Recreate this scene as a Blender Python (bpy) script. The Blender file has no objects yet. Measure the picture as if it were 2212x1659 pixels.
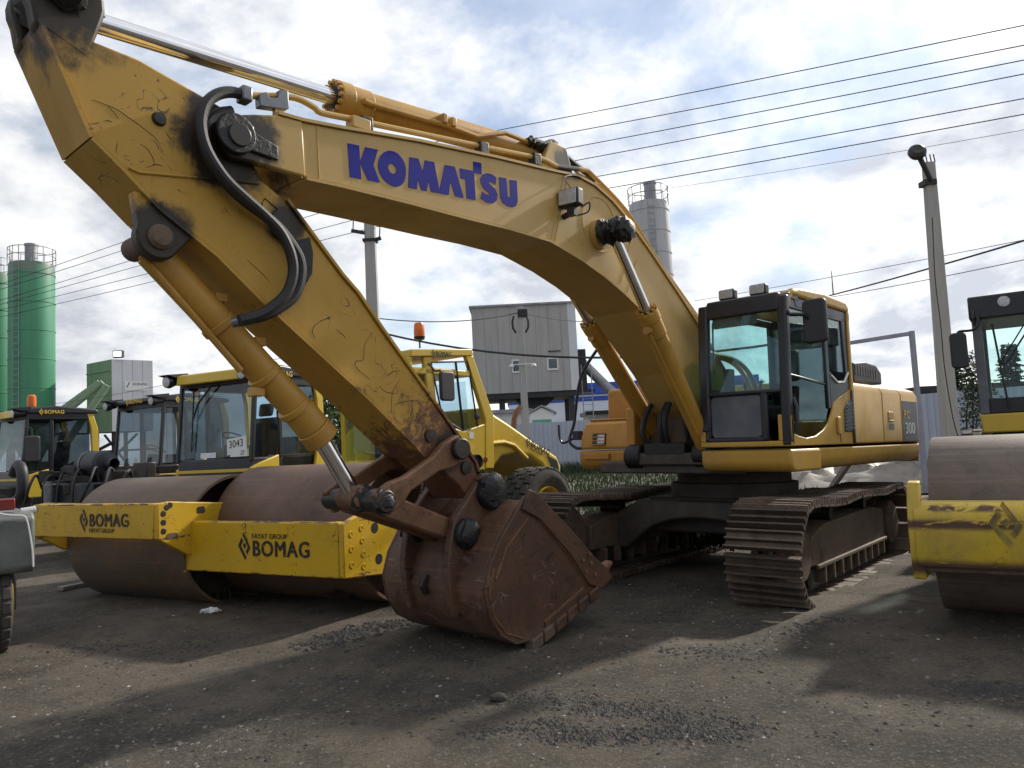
import bpy, math, random, numpy as np
from mathutils import Vector, Matrix, noise
random.seed(7)
S = bpy.context.scene
COL = S.collection
# ------------------------------------------------------------------ camera
F_PX, CAM_H, PITCH, ROLL = 1640.0, 1.6, 4.5, 2.9           # pixels of a 2212 x 1659 picture
_p, _r = math.radians(PITCH), math.radians(ROLL)
FW = Vector((0, math.cos(_p), math.sin(_p)))
_u0, _r0 = Vector((0, -math.sin(_p), math.cos(_p))), Vector((1, 0, 0))
RT = _r0*math.cos(_r) - _u0*math.sin(_r)
UP = _u0*math.cos(_r) + _r0*math.sin(_r)
CAMP = Vector((0, 0, CAM_H))
cd = bpy.data.cameras.new('camera'); cam = bpy.data.objects.new('camera', cd); COL.objects.link(cam)
cd.sensor_width = 36.0; cd.lens = 36.0*F_PX/2212; cd.clip_start = 0.1; cd.clip_end = 3000
cam.matrix_world = Matrix(((RT.x, UP.x, -FW.x, 0), (RT.y, UP.y, -FW.y, 0), (RT.z, UP.z, -FW.z, CAM_H), (0, 0, 0, 1)))
S.camera = cam
# ------------------------------------------------------------------ light
SUN_AZ, SUN_EL = 47.5, 31.0        # degrees right of the view direction / above the horizon
W = bpy.data.worlds.new('World'); S.world = W; W.use_nodes = True
wn, wl = W.node_tree.nodes, W.node_tree.links; wn.clear()
def wnode(t, **k):
    n = wn.new(t)
    for a, b in k.items(): setattr(n, a, b)
    return n
def wmath(op, a, b=None, clamp=False):
    n = wnode('ShaderNodeMath', operation=op, use_clamp=clamp)
    for i, v in enumerate((a, b)):
        if v is None: continue
        if isinstance(v, (int, float)): n.inputs[i].default_value = v
        else: wl.new(v, n.inputs[i])
    return n.outputs[0]
def wmix(f, a, b):
    n = wnode('ShaderNodeMix', data_type='RGBA')
    for i, v in ((0, f), (6, a), (7, b)):
        if isinstance(v, (int, float)): n.inputs[i].default_value = v
        elif isinstance(v, tuple): n.inputs[i].default_value = (*v, 1)
        else: wl.new(v, n.inputs[i])
    return n.outputs[2]
sky = wnode('ShaderNodeTexSky', sky_type='NISHITA', sun_disc=False)
sky.sun_elevation = math.radians(SUN_EL); sky.sun_rotation = math.radians(SUN_AZ)
sky.air_density = 1.0; sky.dust_density = 0.4; sky.ozone_density = 2.2
tc = wnode('ShaderNodeTexCoord'); sx = wnode('ShaderNodeSeparateXYZ'); wl.new(tc.outputs['Generated'], sx.inputs[0])
zz = wmath('ADD', wmath('MAXIMUM', sx.outputs[2], 0.0), 0.38)
cx = wnode('ShaderNodeCombineXYZ'); wl.new(wmath('DIVIDE', sx.outputs[0], zz), cx.inputs[0]); wl.new(wmath('DIVIDE', sx.outputs[1], zz), cx.inputs[1])
cx.inputs[2].default_value = 3.7
def wnoise(scale, detail, rough, dist=0.0, off=(0, 0, 0), vec=None):
    m = wnode('ShaderNodeMapping'); wl.new(vec or cx.outputs[0], m.inputs[0]); m.inputs[1].default_value = off
    n = wnode('ShaderNodeTexNoise'); wl.new(m.outputs[0], n.inputs['Vector'])
    n.inputs['Scale'].default_value = scale; n.inputs['Detail'].default_value = detail
    n.inputs['Roughness'].default_value = rough; n.inputs['Distortion'].default_value = dist
    return n.outputs['Fac']
def wramp(f, stops):
    r = wnode('ShaderNodeValToRGB'); wl.new(f, r.inputs[0]); e = r.color_ramp.elements
    while len(e) < len(stops): e.new(0.5)
    for q, (p, c) in zip(e, stops): q.position = p; q.color = (*c, 1) if isinstance(c, tuple) else (c, c, c, 1)
    return r.outputs[0]
SKO = (1.4, 9.2); SHD = (.10, .06)
big = wnoise(0.95, 2, 0.5, 0.0, (SKO[0], SKO[1], 0)); fine = wnoise(2.1, 12, 0.60, 0.15, (SKO[0]+1.7, SKO[1]+5.1, 0))
cov = wmath('ADD', wmath('MULTIPLY', big, 0.75), wmath('MULTIPLY', fine, 0.55))
mask = wramp(cov, [(0.545, 0.0), (0.640, 1.0)])
lumps = wnoise(2.1, 9, 0.60, 0.15, (SKO[0]+1.7+SHD[0], SKO[1]+5.1+SHD[1], 0))        # same field read a step towards the sun: self-shadowing
thick = wramp(wmath('ADD', wmath('MULTIPLY', wmath('SUBTRACT', lumps, fine), 2.4), wmath('MULTIPLY', cov, 0.85)),
              [(0.36, (1.06, 1.055, 1.04)), (0.57, (0.82, 0.845, 0.885)), (0.78, (0.58, 0.615, 0.685))])
# forward scattering: clouds and haze are brighter towards the sun
sd = Vector((math.sin(math.radians(SUN_AZ))*math.cos(math.radians(SUN_EL)), math.cos(math.radians(SUN_AZ))*math.cos(math.radians(SUN_EL)), math.sin(math.radians(SUN_EL))))
vm = wnode('ShaderNodeVectorMath', operation='DOT_PRODUCT'); wl.new(tc.outputs['Generated'], vm.inputs[0]); vm.inputs[1].default_value = sd
sunw = wmath('MULTIPLY', wmath('ADD', vm.outputs['Value'], 1.0), 0.5)
cl = wnode('ShaderNodeVectorMath', operation='SCALE'); wl.new(thick, cl.inputs[0]); wl.new(wmath('ADD', wmath('MULTIPLY', sunw, 0.52), 0.46), cl.inputs['Scale'])
SKY_STR = 0.12
skys = wnode('ShaderNodeVectorMath', operation='SCALE'); wl.new(sky.outputs[0], skys.inputs[0]); skys.inputs['Scale'].default_value = 1.0
cl2 = wnode('ShaderNodeVectorMath', operation='SCALE'); wl.new(cl.outputs[0], cl2.inputs[0]); cl2.inputs['Scale'].default_value = 1.0/SKY_STR
hor = wmath('POWER', wmath('SUBTRACT', 1.0, wmath('MAXIMUM', sx.outputs[2], 0.0), True), 7.0)
veil = wmix(wmath('ADD', wmath('MULTIPLY', hor, 0.52), 0.36, True), skys.outputs[0], cl2.outputs[0])
final = wmix(mask, veil, cl2.outputs[0])
bg = wnode('ShaderNodeBackground'); wl.new(final, bg.inputs[0]); bg.inputs[1].default_value = SKY_STR
wo = wnode('ShaderNodeOutputWorld'); wl.new(bg.outputs[0], wo.inputs[0])
sl = bpy.data.lights.new('sun', 'SUN'); sl.energy = 3.9; sl.angle = math.radians(2.2); sl.color = (1.0, 0.93, 0.82)
so = bpy.data.objects.new('sun', sl); COL.objects.link(so); so.rotation_euler = (-sd).to_track_quat('-Z', 'Y').to_euler()
S.view_settings.view_transform = 'Standard'; S.view_settings.look = 'None'; S.view_settings.gamma = 1.0
S.view_settings.use_curve_mapping = False; S.view_settings.exposure = 0.34
S.render.engine = 'CYCLES'; S.render.resolution_x = 1024; S.render.resolution_y = 768
# ------------------------------------------------------------------ pixels to places
def ray(x, y): return RT*((x-1106)/F_PX) - UP*((y-829.5)/F_PX) + FW
def ground_at(x, y, z=0.0):
    d = ray(x, y); t = (z-CAM_H)/d.z; return CAMP + d*t
def at_depth(x, y, Y):
    d = ray(x, y); return CAMP + d*(Y/d.y)
def frame(h, o, tp=0.0, tr=0.0):
    """x forward, y left, z up for a machine whose nose points h degrees left of the camera"""
    a = math.radians(h)
    f = Vector((-math.sin(a), -math.cos(a), math.tan(math.radians(tp)))).normalized()
    l = Vector((math.cos(a), -math.sin(a), math.tan(math.radians(tr)))); l = (l - f*f.dot(l)).normalized(); u = f.cross(l)
    return Matrix(((f.x, l.x, u.x, o[0]), (f.y, l.y, u.y, o[1]), (f.z, l.z, u.z, o[2]), (0, 0, 0, 1)))
def onto(M, x, y, ax, val):
    """picture point -> local coordinates on the plane local[ax] = val of frame M"""
    n = M.col[ax].to_3d(); o = M.translation + n*val; d = ray(x, y)
    return M.inverted() @ (CAMP + d*((o-CAMP).dot(n)/d.dot(n)))
# ------------------------------------------------------------------ meshes
class MB:
    def __init__(s): s.v = []; s.f = []
    def add(s, vs, fs, T=None):
        o = len(s.v); s.v += [tuple(T @ Vector(v)) if T is not None else tuple(v) for v in vs]
        s.f += [tuple(i+o for i in f) for f in fs]; return s
    def box(s, x0, x1, y0, y1, z0, z1, T=None):
        v = [(x0,y0,z0),(x1,y0,z0),(x1,y1,z0),(x0,y1,z0),(x0,y0,z1),(x1,y0,z1),(x1,y1,z1),(x0,y1,z1)]
        return s.add(v, [(0,3,2,1),(4,5,6,7),(0,1,5,4),(1,2,6,5),(2,3,7,6),(3,0,4,7)], T)
    def prism(s, poly, ax, a, b, T=None):
        """closed 2D outline pushed along axis ax from a to b"""
        n = len(poly)
        ar = sum(poly[i][0]*poly[(i+1) % n][1]-poly[(i+1) % n][0]*poly[i][1] for i in range(n))
        if (ar < 0) != (ax == 1): poly = poly[::-1]
        def P(p, t): return (t, p[0], p[1]) if ax == 0 else (p[0], t, p[1]) if ax == 1 else (p[0], p[1], t)
        v = [P(p, a) for p in poly]+[P(p, b) for p in poly]
        f = [tuple(range(n))[::-1], tuple(range(n, 2*n))]+[(i, (i+1) % n, n+(i+1) % n, n+i) for i in range(n)]
        return s.add(v, f, T)
    def cyl(s, p0, p1, r0, r1=None, n=16, caps=True):
        p0, p1 = Vector(p0), Vector(p1); r1 = r0 if r1 is None else r1
        d = (p1-p0).normalized(); a = d.orthogonal().normalized(); b = d.cross(a)
        v = []
        for p, r in ((p0, r0), (p1, r1)):
            for i in range(n):
                t = 2*math.pi*i/n; v.append(p+a*(r*math.cos(t))+b*(r*math.sin(t)))
        f = [(i, (i+1) % n, n+(i+1) % n, n+i) for i in range(n)]
        if caps: f += [tuple(range(n))[::-1], tuple(range(n, 2*n))]
        return s.add(v, f)
    def lathe(s, prof, o, d, n=32, closed=False):
        """(radius, height) outline turned about direction d"""
        o, d = Vector(o), Vector(d).normalized(); a = d.orthogonal().normalized(); b = d.cross(a); v = []
        for r, h in prof:
            for i in range(n):
                t = 2*math.pi*i/n; v.append(o+d*h+a*(r*math.cos(t))+b*(r*math.sin(t)))
        m = len(prof); f = []
        for j in range(m if closed else m-1):
            k = (j+1) % m
            f += [(j*n+i, j*n+(i+1) % n, k*n+(i+1) % n, k*n+i) for i in range(n)]
        return s.add(v, f)
    def tube(s, pts, r, n=8, caps=True):
        pts = [Vector(p) for p in pts]; rs = r if isinstance(r, (list, tuple)) else [r]*len(pts)
        t0 = (pts[1]-pts[0]).normalized(); a = t0.orthogonal().normalized(); v = []
        for k, p in enumerate(pts):
            t = (pts[min(k+1, len(pts)-1)]-pts[max(k-1, 0)])
            t = t.normalized() if t.length > 1e-9 else t0
            a = (a-t*a.dot(t)); a = a.normalized() if a.length > 1e-6 else t.orthogonal().normalized(); b = t.cross(a)
            for i in range(n):
                q = 2*math.pi*i/n; v.append(p+a*(rs[k]*math.cos(q))+b*(rs[k]*math.sin(q)))
        f = []
        for k in range(len(pts)-1): f += [(k*n+i, k*n+(i+1) % n, (k+1)*n+(i+1) % n, (k+1)*n+i) for i in range(n)]
        if caps: f += [tuple(range(n))[::-1], tuple(range((len(pts)-1)*n, len(pts)*n))]
        return s.add(v, f)
    def blob(s, c, rad, seed=0, amp=.25, n=10, m=7, freq=2.2, T=None):
        c = Vector(c); v = []
        for j in range(m+1):
            th = math.pi*j/m
            for i in range(n):
                ph = 2*math.pi*i/n
                d = Vector((math.sin(th)*math.cos(ph), math.sin(th)*math.sin(ph), math.cos(th)))
                k = 1+amp*noise.noise(d*freq+Vector((seed*3.1, seed*1.7, seed)))*2
                v.append((c.x+d.x*rad[0]*k, c.y+d.y*rad[1]*k, c.z+d.z*rad[2]*k))
        f = [(j*n+i, (j+1)*n+i, (j+1)*n+(i+1) % n, j*n+(i+1) % n) for j in range(m) for i in range(n)]
        return s.add(v, f, T)
    def mesh(s, name):
        me = bpy.data.meshes.new(name); me.from_pydata(s.v, [], s.f); me.update(); return me
    def build(s, name, mat, parent=None, bevel=0.0, smooth=35, T=None, seg=2, kind=None):
        me = s.mesh(name)
        if mat: me.materials.append(MAT[mat] if isinstance(mat, str) else mat)
        if smooth:
            me.polygons.foreach_set('use_smooth', [True]*len(me.polygons)); me.set_sharp_from_angle(angle=math.radians(smooth))
        ob = bpy.data.objects.new(name, me); COL.objects.link(ob)
        if parent: ob.parent = parent
        if T is not None: ob.matrix_local = T
        if bevel:
            md = ob.modifiers.new('bevel', 'BEVEL'); md.width = bevel; md.segments = seg; md.limit_method = 'ANGLE'; md.angle_limit = math.radians(38)
        if kind: ob['kind'] = kind
        return ob
def arc(cx_, cy_, r, a0, a1, n, ry=None):
    ry = ry or r
    return [(cx_+r*math.cos(math.radians(a0+(a1-a0)*i/n)), cy_+ry*math.sin(math.radians(a0+(a1-a0)*i/n))) for i in range(n+1)]
def rrect(x0, x1, y0, y1, r, n=4):
    return arc(x1-r, y0+r, r, -90, 0, n)+arc(x1-r, y1-r, r, 0, 90, n)+arc(x0+r, y1-r, r, 90, 180, n)+arc(x0+r, y0+r, r, 180, 270, n)
def smoothpath(pts, k=6):
    pts = [Vector(p) for p in pts]; out = []
    P = [pts[0]*2-pts[1]]+pts+[pts[-1]*2-pts[-2]]
    for i in range(1, len(P)-2):
        for j in range(k):
            t = j/k; a, b, c, d = P[i-1], P[i], P[i+1], P[i+2]
            out.append(0.5*((2*b)+(c-a)*t+(2*a-5*b+4*c-d)*t*t+(3*b-a-3*c+d)*t**3))
    out.append(pts[-1]); return out
def empty(name, M, label, cat, group=None):
    o = bpy.data.objects.new(name, None); COL.objects.link(o); o.empty_display_size = 0.3
    o.matrix_world = M if isinstance(M, Matrix) else Matrix.Translation(M)
    return tag(o, label, cat, group)
def tag(o, label=None, cat=None, group=None, kind=None):
    for k, v in (('label', label), ('category', cat), ('group', group), ('kind', kind)):
        if v: o[k] = v
    return o
def copy_tree(o, parent=None):
    c = o.copy(); COL.objects.link(c)
    if parent: c.parent = parent
    for ch in list(o.children): copy_tree(ch, c)
    return c
_font = {}
def text_mb(txt, h, T, wx=1.0, bold=0.0, align='LEFT', space=1.0, ex=.002):
    """lettering as thin raised solid letters; T maps (right, up, out) to the parent's space"""
    cu = bpy.data.curves.new('t', 'FONT'); cu.body = txt; cu.size = 1.0; cu.extrude = 0.0; cu.align_x = align
    cu.space_character = space; cu.resolution_u = 4
    ob = bpy.data.objects.new('t', cu); COL.objects.link(ob)
    dg = bpy.context.evaluated_depsgraph_get(); me = ob.evaluated_get(dg).to_mesh()
    s = h/0.70; m = MB()
    vs = [v.co.copy() for v in me.vertices]; fs = [tuple(p.vertices) for p in me.polygons]
    sh_ = [(0, 0)] if bold <= 0 else [(-bold, 0), (0, 0), (bold, 0), (bold*.5, bold*.6), (-bold*.5, -bold*.6)]     # heavier strokes: slightly shifted layers
    for k, (dx, dy) in enumerate(sh_): m.add([((v.x+dx)*s*wx, (v.y+dy)*s, ex+.0006*k) for v in vs], fs, T)
    ob.evaluated_get(dg).to_mesh_clear(); bpy.data.objects.remove(ob); bpy.data.curves.remove(cu)
    return m
def basis(o, right, up):
    r, u = Vector(right).normalized(), Vector(up).normalized(); n = r.cross(u)
    return Matrix(((r.x, u.x, n.x, o[0]), (r.y, u.y, n.y, o[1]), (r.z, u.z, n.z, o[2]), (0, 0, 0, 1)))
# ------------------------------------------------------------------ materials
MAT = {}
class NM:
    def __init__(s, name):
        s.m = bpy.data.materials.new(name); s.m.use_nodes = True; s.n = s.m.node_tree.nodes; s.l = s.m.node_tree.links
        s.b = s.n['Principled BSDF']; MAT[name] = s.m
        s.tc = s.n.new('ShaderNodeTexCoord')
    def new(s, t, **k):
        n = s.n.new(t)
        for a, b in k.items(): setattr(n, a, b)
        return n
    def put(s, sock, v):
        if isinstance(v, (int, float)): sock.default_value = v
        elif isinstance(v, tuple): sock.default_value = (*v, 1) if len(v) == 3 and sock.type == 'RGBA' else v
        else: s.l.new(v, sock)
    def math(s, op, a, b=None, clamp=False):
        n = s.new('ShaderNodeMath', operation=op, use_clamp=clamp); s.put(n.inputs[0], a)
        if b is not None: s.put(n.inputs[1], b)
        return n.outputs[0]
    def mix(s, f, a, b, mode='MIX'):
        n = s.new('ShaderNodeMix', data_type='RGBA', blend_type=mode); s.put(n.inputs[0], f); s.put(n.inputs[6], a); s.put(n.inputs[7], b); return n.outputs[2]
    def vec(s, scale=(1, 1, 1), off=(0, 0, 0), co='Object'):
        m = s.new('ShaderNodeMapping'); s.l.new(s.tc.outputs[co], m.inputs[0]); m.inputs[1].default_value = off; m.inputs[3].default_value = scale; return m.outputs[0]
    def noise(s, scale, detail=4, rough=.55, dist=0, vec=None, col=False):
        n = s.new('ShaderNodeTexNoise'); s.put(n.inputs['Vector'], vec or s.vec())
        for k, v in (('Scale', scale), ('Detail', detail), ('Roughness', rough), ('Distortion', dist)): n.inputs[k].default_value = v
        return n.outputs['Color' if col else 'Fac']
    def voro(s, scale, feat='F1', vec=None, out='Distance'):
        n = s.new('ShaderNodeTexVoronoi', feature=feat); s.put(n.inputs['Vector'], vec or s.vec()); n.inputs['Scale'].default_value = scale; return n.outputs[out]
    def step(s, v, a, b):
        n = s.new('ShaderNodeMapRange', interpolation_type='SMOOTHSTEP'); s.put(n.inputs[0], v); n.inputs[1].default_value = a; n.inputs[2].default_value = b; return n.outputs[0]
    def sep(s, v=None):
        n = s.new('ShaderNodeSeparateXYZ'); s.put(n.inputs[0], v or s.tc.outputs['Object']); return n.outputs
    def dist(s, p, v=None):
        n = s.new('ShaderNodeVectorMath', operation='DISTANCE'); s.put(n.inputs[0], v or s.tc.outputs['Object']); n.inputs[1].default_value = p; return n.outputs['Value']
    def bump(s, h, st=.3, d=.01):
        n = s.new('ShaderNodeBump'); s.put(n.inputs['Height'], h); n.inputs['Strength'].default_value = st; n.inputs['Distance'].default_value = d; s.l.new(n.outputs[0], s.b.inputs['Normal'])
    def out(s, col, rough=.5, metal=0.0, spec=None):
        s.put(s.b.inputs['Base Color'], col); s.put(s.b.inputs['Roughness'], rough); s.put(s.b.inputs['Metallic'], metal)
        if spec is not None: s.put(s.b.inputs['Specular IOR Level'], spec)
        return s.m
def paint(name, col, rough=.42, fade=None, chips=0.0, scratch=0.0, dirt=.25, dirtcol=(.13, .10, .075), rust=(.16, .06, .03), grease=(), rustzone=None, seed=0.0, bands=()):
    m = NM(name); o = (seed, seed*.7, seed*.3)
    base = m.mix(m.step(m.noise(1.3, 4, .6, 0, m.vec(off=o)), .3, .72), col, fade or tuple(c*.86 for c in col))
    d = m.noise(2.3, 7, .68, .4, m.vec(scale=(1, 1, .55), off=o))
    base = m.mix(m.math('MULTIPLY', m.step(d, .44, .74), dirt), base, dirtcol)
    base = m.mix(m.math('MULTIPLY', m.step(m.noise(55, 3, .7), .52, .75), dirt*.5), base, dirtcol)
    rg = m.math('ADD', m.math('MULTIPLY', m.step(d, .4, .75), .25), rough)
    if chips:
        zone = m.noise(1.1, 3, .5, 0, m.vec(off=(seed+3, 1, 2)))
        c = m.math('MULTIPLY', m.step(m.noise(26, 5, .72, .6), .665-.03*chips, .69-.03*chips), m.step(zone, .60-.16*chips, .74-.12*chips))
        base = m.mix(c, base, rust); rg = m.math('ADD', rg, m.math('MULTIPLY', c, .3), True)
    if scratch:
        def lines(sc_, w, off, th):
            nz = m.noise(sc_, 3, .5, 1.2, m.vec(off=(seed+off, off, off*.5)))
            e = m.math('ABSOLUTE', m.math('SUBTRACT', nz, .5))
            brk = m.step(m.noise(sc_*2.2, 3, .6, 0, m.vec(off=(off, 2, seed))), .50, .60)
            return m.math('MULTIPLY', m.math('MULTIPLY', m.step(e, w, w*.4), brk), m.step(m.noise(1.5, 4, .62, 0, m.vec(off=(seed+8, off, 1))), th-.22*scratch, th+.07-.22*scratch))
        ln = m.math('MAXIMUM', lines(1.7, .0042, 3.0, .60), lines(5.0, .009, 7.0, .66))
        base = m.mix(m.math('MULTIPLY', ln, .9), base, (.06, .028, .016))
    if rustzone:
        p, r0, r1 = rustzone
        k = m.math('ADD', m.dist(p), m.math('MULTIPLY', m.noise(9, 8, .8, .6), 2.6))
        base = m.mix(m.step(k, r0+1.75, r0+1.35), base, m.mix(m.noise(14, 5, .7), (.055, .022, .014), (.20, .085, .045)))
        rg = m.math('ADD', rg, .12)
    for zc, zw, amt in bands:
        z = m.math('ABSOLUTE', m.math('SUBTRACT', m.sep()[2], zc))
        k = m.math('MULTIPLY', m.step(z, zw, zw*.2), m.step(m.noise(6.0, 7, .75, .5, m.vec(scale=(1, .55, 1.5), off=(seed, zc*9, 2))), .56-.10*amt, .62-.10*amt))
        base = m.mix(k, base, m.mix(m.noise(20, 5, .7), (.05, .026, .020), (.15, .075, .05))); rg = m.math('ADD', rg, m.math('MULTIPLY', k, .2), True)
    for p, r in grease:
        k = m.math('ADD', m.dist(p), m.math('MULTIPLY', m.math('SUBTRACT', m.noise(4.5, 5, .65, .3), .5), r*1.1))
        base = m.mix(m.math('MULTIPLY', m.step(k, r, r*.62), .96), base, (.012, .011, .011))
    m.bump(m.noise(160, 2, .6), .05, .002)
    return m.out(base, rg, 0.0, .45)
def plain(name, col, rough=.5, metal=0.0, var=.25, scale=3.0, bump=0.0, bscale=40, col2=None, emit=None, spec=None):
    m = NM(name)
    c2 = col2 or tuple(c*(1-var) for c in col)
    c = m.mix(m.step(m.noise(scale, 6, .62, .2), .3, .7), col, c2)
    if bump: m.bump(m.noise(bscale, 4, .65), bump, .01)
    if emit: m.put(m.b.inputs['Emission Color'], emit[0]); m.b.inputs['Emission Strength'].default_value = emit[1]
    return m.out(c, rough, metal, spec)
def glassm(name, tint, gloss=.05, rough=.02):
    m = NM(name); m.n.remove(m.b)
    t = m.new('ShaderNodeBsdfTransparent'); t.inputs[0].default_value = (*tint, 1)
    g = m.new('ShaderNodeBsdfGlossy'); g.inputs['Roughness'].default_value = rough; g.inputs[0].default_value = (.9, .95, 1, 1)
    fr = m.new('ShaderNodeLayerWeight'); fr.inputs[0].default_value = 0.5
    dn = m.math('ADD', m.math('MULTIPLY', m.math('POWER', fr.outputs['Facing'], 5.0), .9), gloss*.5+.02, True)
    mx = m.new('ShaderNodeMixShader'); m.l.new(dn, mx.inputs[0]); m.l.new(t.outputs[0], mx.inputs[1]); m.l.new(g.outputs[0], mx.inputs[2])
    df = m.new('ShaderNodeBsdfDiffuse'); df.inputs[0].default_value = (.35, .36, .36, 1)
    m2 = m.new('ShaderNodeMixShader'); m.put(m2.inputs[0], m.math('MULTIPLY', m.step(m.noise(3.0, 6, .7), .4, .8), .10)); m.l.new(mx.outputs[0], m2.inputs[1]); m.l.new(df.outputs[0], m2.inputs[2])
    m.l.new(m2.outputs[0], m.n['Material Output'].inputs[0]); return m.m
# arm/boom paint carries black grease round the pins (object space = excavator space)
paint('boom_yellow', (.50, .325, .095), .36, (.46, .30, .09), .35, .25, .14, grease=(((7.0, .3, 3.50), .32), ((7.0, -.3, 3.50), .32), ((6.75, 0, 3.3), .34), ((3.55, .2, 4.25), .22)), seed=1.3)
paint('arm_yellow', (.46, .265, .035), .40, (.42, .245, .035), .85, .78, .09, grease=(((8.0, .1, 4.15), .52), ((7.45, .2, 2.80), .27), ((7.04, .22, 3.5), .38), ((6.62, .25, 3.05), .18), ((5.15, .2, 1.5), .20)), rustzone=((5.0, .0, 1.2), .55, 1.5), seed=4.4)
paint('body_yellow', (.52, .30, .045), .38, (.46, .27, .05), .30, .10, .22, seed=2.2)
paint('deck_orange', (.50, .235, .030), .45, (.42, .20, .03), .35, .12, .30, seed=5.1)
paint('cylinder_yellow', (.48, .265, .04), .42, (.41, .22, .04), .45, .15, .38, dirtcol=(.14, .075, .03), seed=6.6)
paint('roller_yellow', (.62, .385, .012), .38, (.55, .34, .014), .8, .8, .16, seed=3.3, bands=((.945, .02, .7), (.42, .03, .6)))
paint('roller_yellow_old', (.60, .37, .016), .40, (.53, .33, .02), .9, 1.0, .22, seed=8.1, bands=((1.235, .018, .7), (.87, .02, .6)))
paint('roller_yellow_worn', (.62, .43, .03), .42, (.55, .38, .05), 1.5, .55, .34, rust=(.13, .055, .035), seed=9.3, bands=((.83, .06, 1.0), (.50, .09, 1.6), (.95, .04, .4)))
paint('cab_yellow', (.62, .43, .035), .34, (.57, .40, .05), .10, 0, .12, seed=7.7)
plain('chrome', (.80, .80, .82), .12, 1.0, .08, 6)
plain('steel_dark', (.06, .055, .05), .45, .6, .4, 8, .2)
plain('grease', (.010, .010, .011), .55, 0, .3, 12, .9, 22)
plain('rubber', (.018, .018, .02), .6, 0, .3, 9, .15, 60)
plain('black_paint', (.018, .019, .024), .38, 0, .3, 4)
plain('cab_black', (.020, .021, .030), .33, 0, .25, 3)
plain('plastic_dark', (.028, .029, .035), .5, 0, .25, 5, .1, 90)
plain('under_steel', (.045, .040, .037), .62, .1, .5, 4, .35, 30, (.085, .066, .052))
plain('decal_blue', (.022, .024, .27), .6, 0, .12, 3, spec=.12)
plain('decal_black', (.016, .016, .018), .45, 0, .3, 5, 0, 40, (.035, .03, .022))
plain('decal_grey', (.045, .055, .085), .4, 0, .2, 3)
m = NM('decal_print'); k_ = m.math('MULTIPLY', m.step(m.noise(22, 5, .75, .6), .60, .64), m.step(m.noise(3.0, 3, .6), .45, .6))
m.out(m.mix(k_, m.mix(m.noise(6, 4), (.014, .014, .016), (.035, .03, .024)), (.48, .31, .03)), .5)
plain('decal_worn', (.030, .032, .040), .5, 0, .3, 7, col2=(.42, .29, .04))
plain('decal_white', (.62, .63, .62), .5, 0, .15, 6)
plain('decal_gold', (.80, .52, .05), .5, 0, .2, 5)
plain('lamp_glass', (.55, .56, .58), .15, .3, .3, 30, .3, 90)
plain('amber', (.75, .16, .012), .25, 0, .2, 9)
plain('red_plastic', (.24, .020, .016), .35, 0, .3, 8)
plain('seat_cloth', (.030, .032, .036), .85, 0, .3, 20)
plain('console_green', (.16, .17, .10), .7, 0, .2, 6)
plain('dull_panel', (.085, .095, .12), .48, .1, .4, 5, .12, 60, (.13, .14, .16))
plain('blue_rail', (.022, .026, .055), .38, .2, .3, 6)
plain('paper', (.70, .71, .72), .7, 0, .08, 6)
plain('hose_grey', (.040, .042, .047), .5, 0, .3, 8)
plain('fitting', (.19, .20, .22), .42, .7, .3, 10)
glassm('glass_teal', (.80, .95, .94), .03)
glassm('glass_roller', (.62, .76, .84), .10)
glassm('glass_dark', (.16, .19, .20), .07)
def rusty(name, c1, c2, c3, rough=.7, seed=0, scale=2.0, stripes=0.0, dark=0.0, bump=.25, metal=.15, scrape=0, soil=0.0, rand=0.0):
    m = NM(name); v = m.vec(off=(seed, seed*2, seed))
    a = m.step(m.noise(scale, 7, .68, .5, v), .32, .70)
    b = m.mix(a, c1, c2)
    b = m.mix(m.math('MULTIPLY', m.step(m.noise(scale*2.6, 6, .7, .8, m.vec(off=(seed+5, 1, 3))), .52, .72), .8), b, c3)
    if stripes: b = m.mix(m.math('MULTIPLY', m.step(m.noise(3.0, 5, .7, 0, m.vec(scale=(9, .22, 9))), .50, .74), stripes), b, tuple(c*1.7 for c in c2))
    if dark: b = m.mix(m.step(m.noise(.9, 4, .6, .3, m.vec(off=(seed, 7, 2))), .68-dark*.1, .72-dark*.1), b, (.025, .017, .018))
    b = m.mix(m.math('MULTIPLY', m.step(m.noise(70, 3, .75), .5, .72), .4), b, tuple(c*.45 for c in c1))
    if scrape:      # bright scraped steel and gouges
        e = m.math('ABSOLUTE', m.math('SUBTRACT', m.noise(2.2, 2, .5, .25, m.vec(scale=(1, .4, 2.2), off=(seed, 3, 1))), .5))
        ln = m.math('MULTIPLY', m.step(e, .006, .002), m.step(m.noise(2.6, 4, .6), .52, .62)); b = m.mix(m.math('MULTIPLY', ln, .55), b, (.26, .22, .18))
        e = m.math('ABSOLUTE', m.math('SUBTRACT', m.noise(5.0, 2, .5, .3, m.vec(scale=(.5, .5, 2), off=(seed, 8, 4))), .5))
        b = m.mix(m.math('MULTIPLY', m.math('MULTIPLY', m.step(e, .02, .006), m.step(m.noise(3.3, 4, .6, 0, m.vec(off=(2, 2, 7))), .52, .60)), .8), b, (.018, .013, .011))
    if soil: b = m.mix(m.math('MULTIPLY', m.step(m.math('ADD', m.sep()[2], m.math('MULTIPLY', m.noise(4, 6, .7), .5)), soil+.32, soil+.12), .75), b, (.15, .115, .085))
    if rand:
        oi = m.new('ShaderNodeObjectInfo'); b = m.mix(m.math('MULTIPLY', oi.outputs['Random'], rand), b, (.022, .018, .016))
    m.bump(m.noise(38, 6, .72), bump, .01)
    return m.out(b, rough, metal)
rusty('drum_brown', (.105, .060, .038), (.155, .090, .058), (.070, .040, .028), .58, 1, 1.4, .45, .55, .25, metal=0.0)
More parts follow.
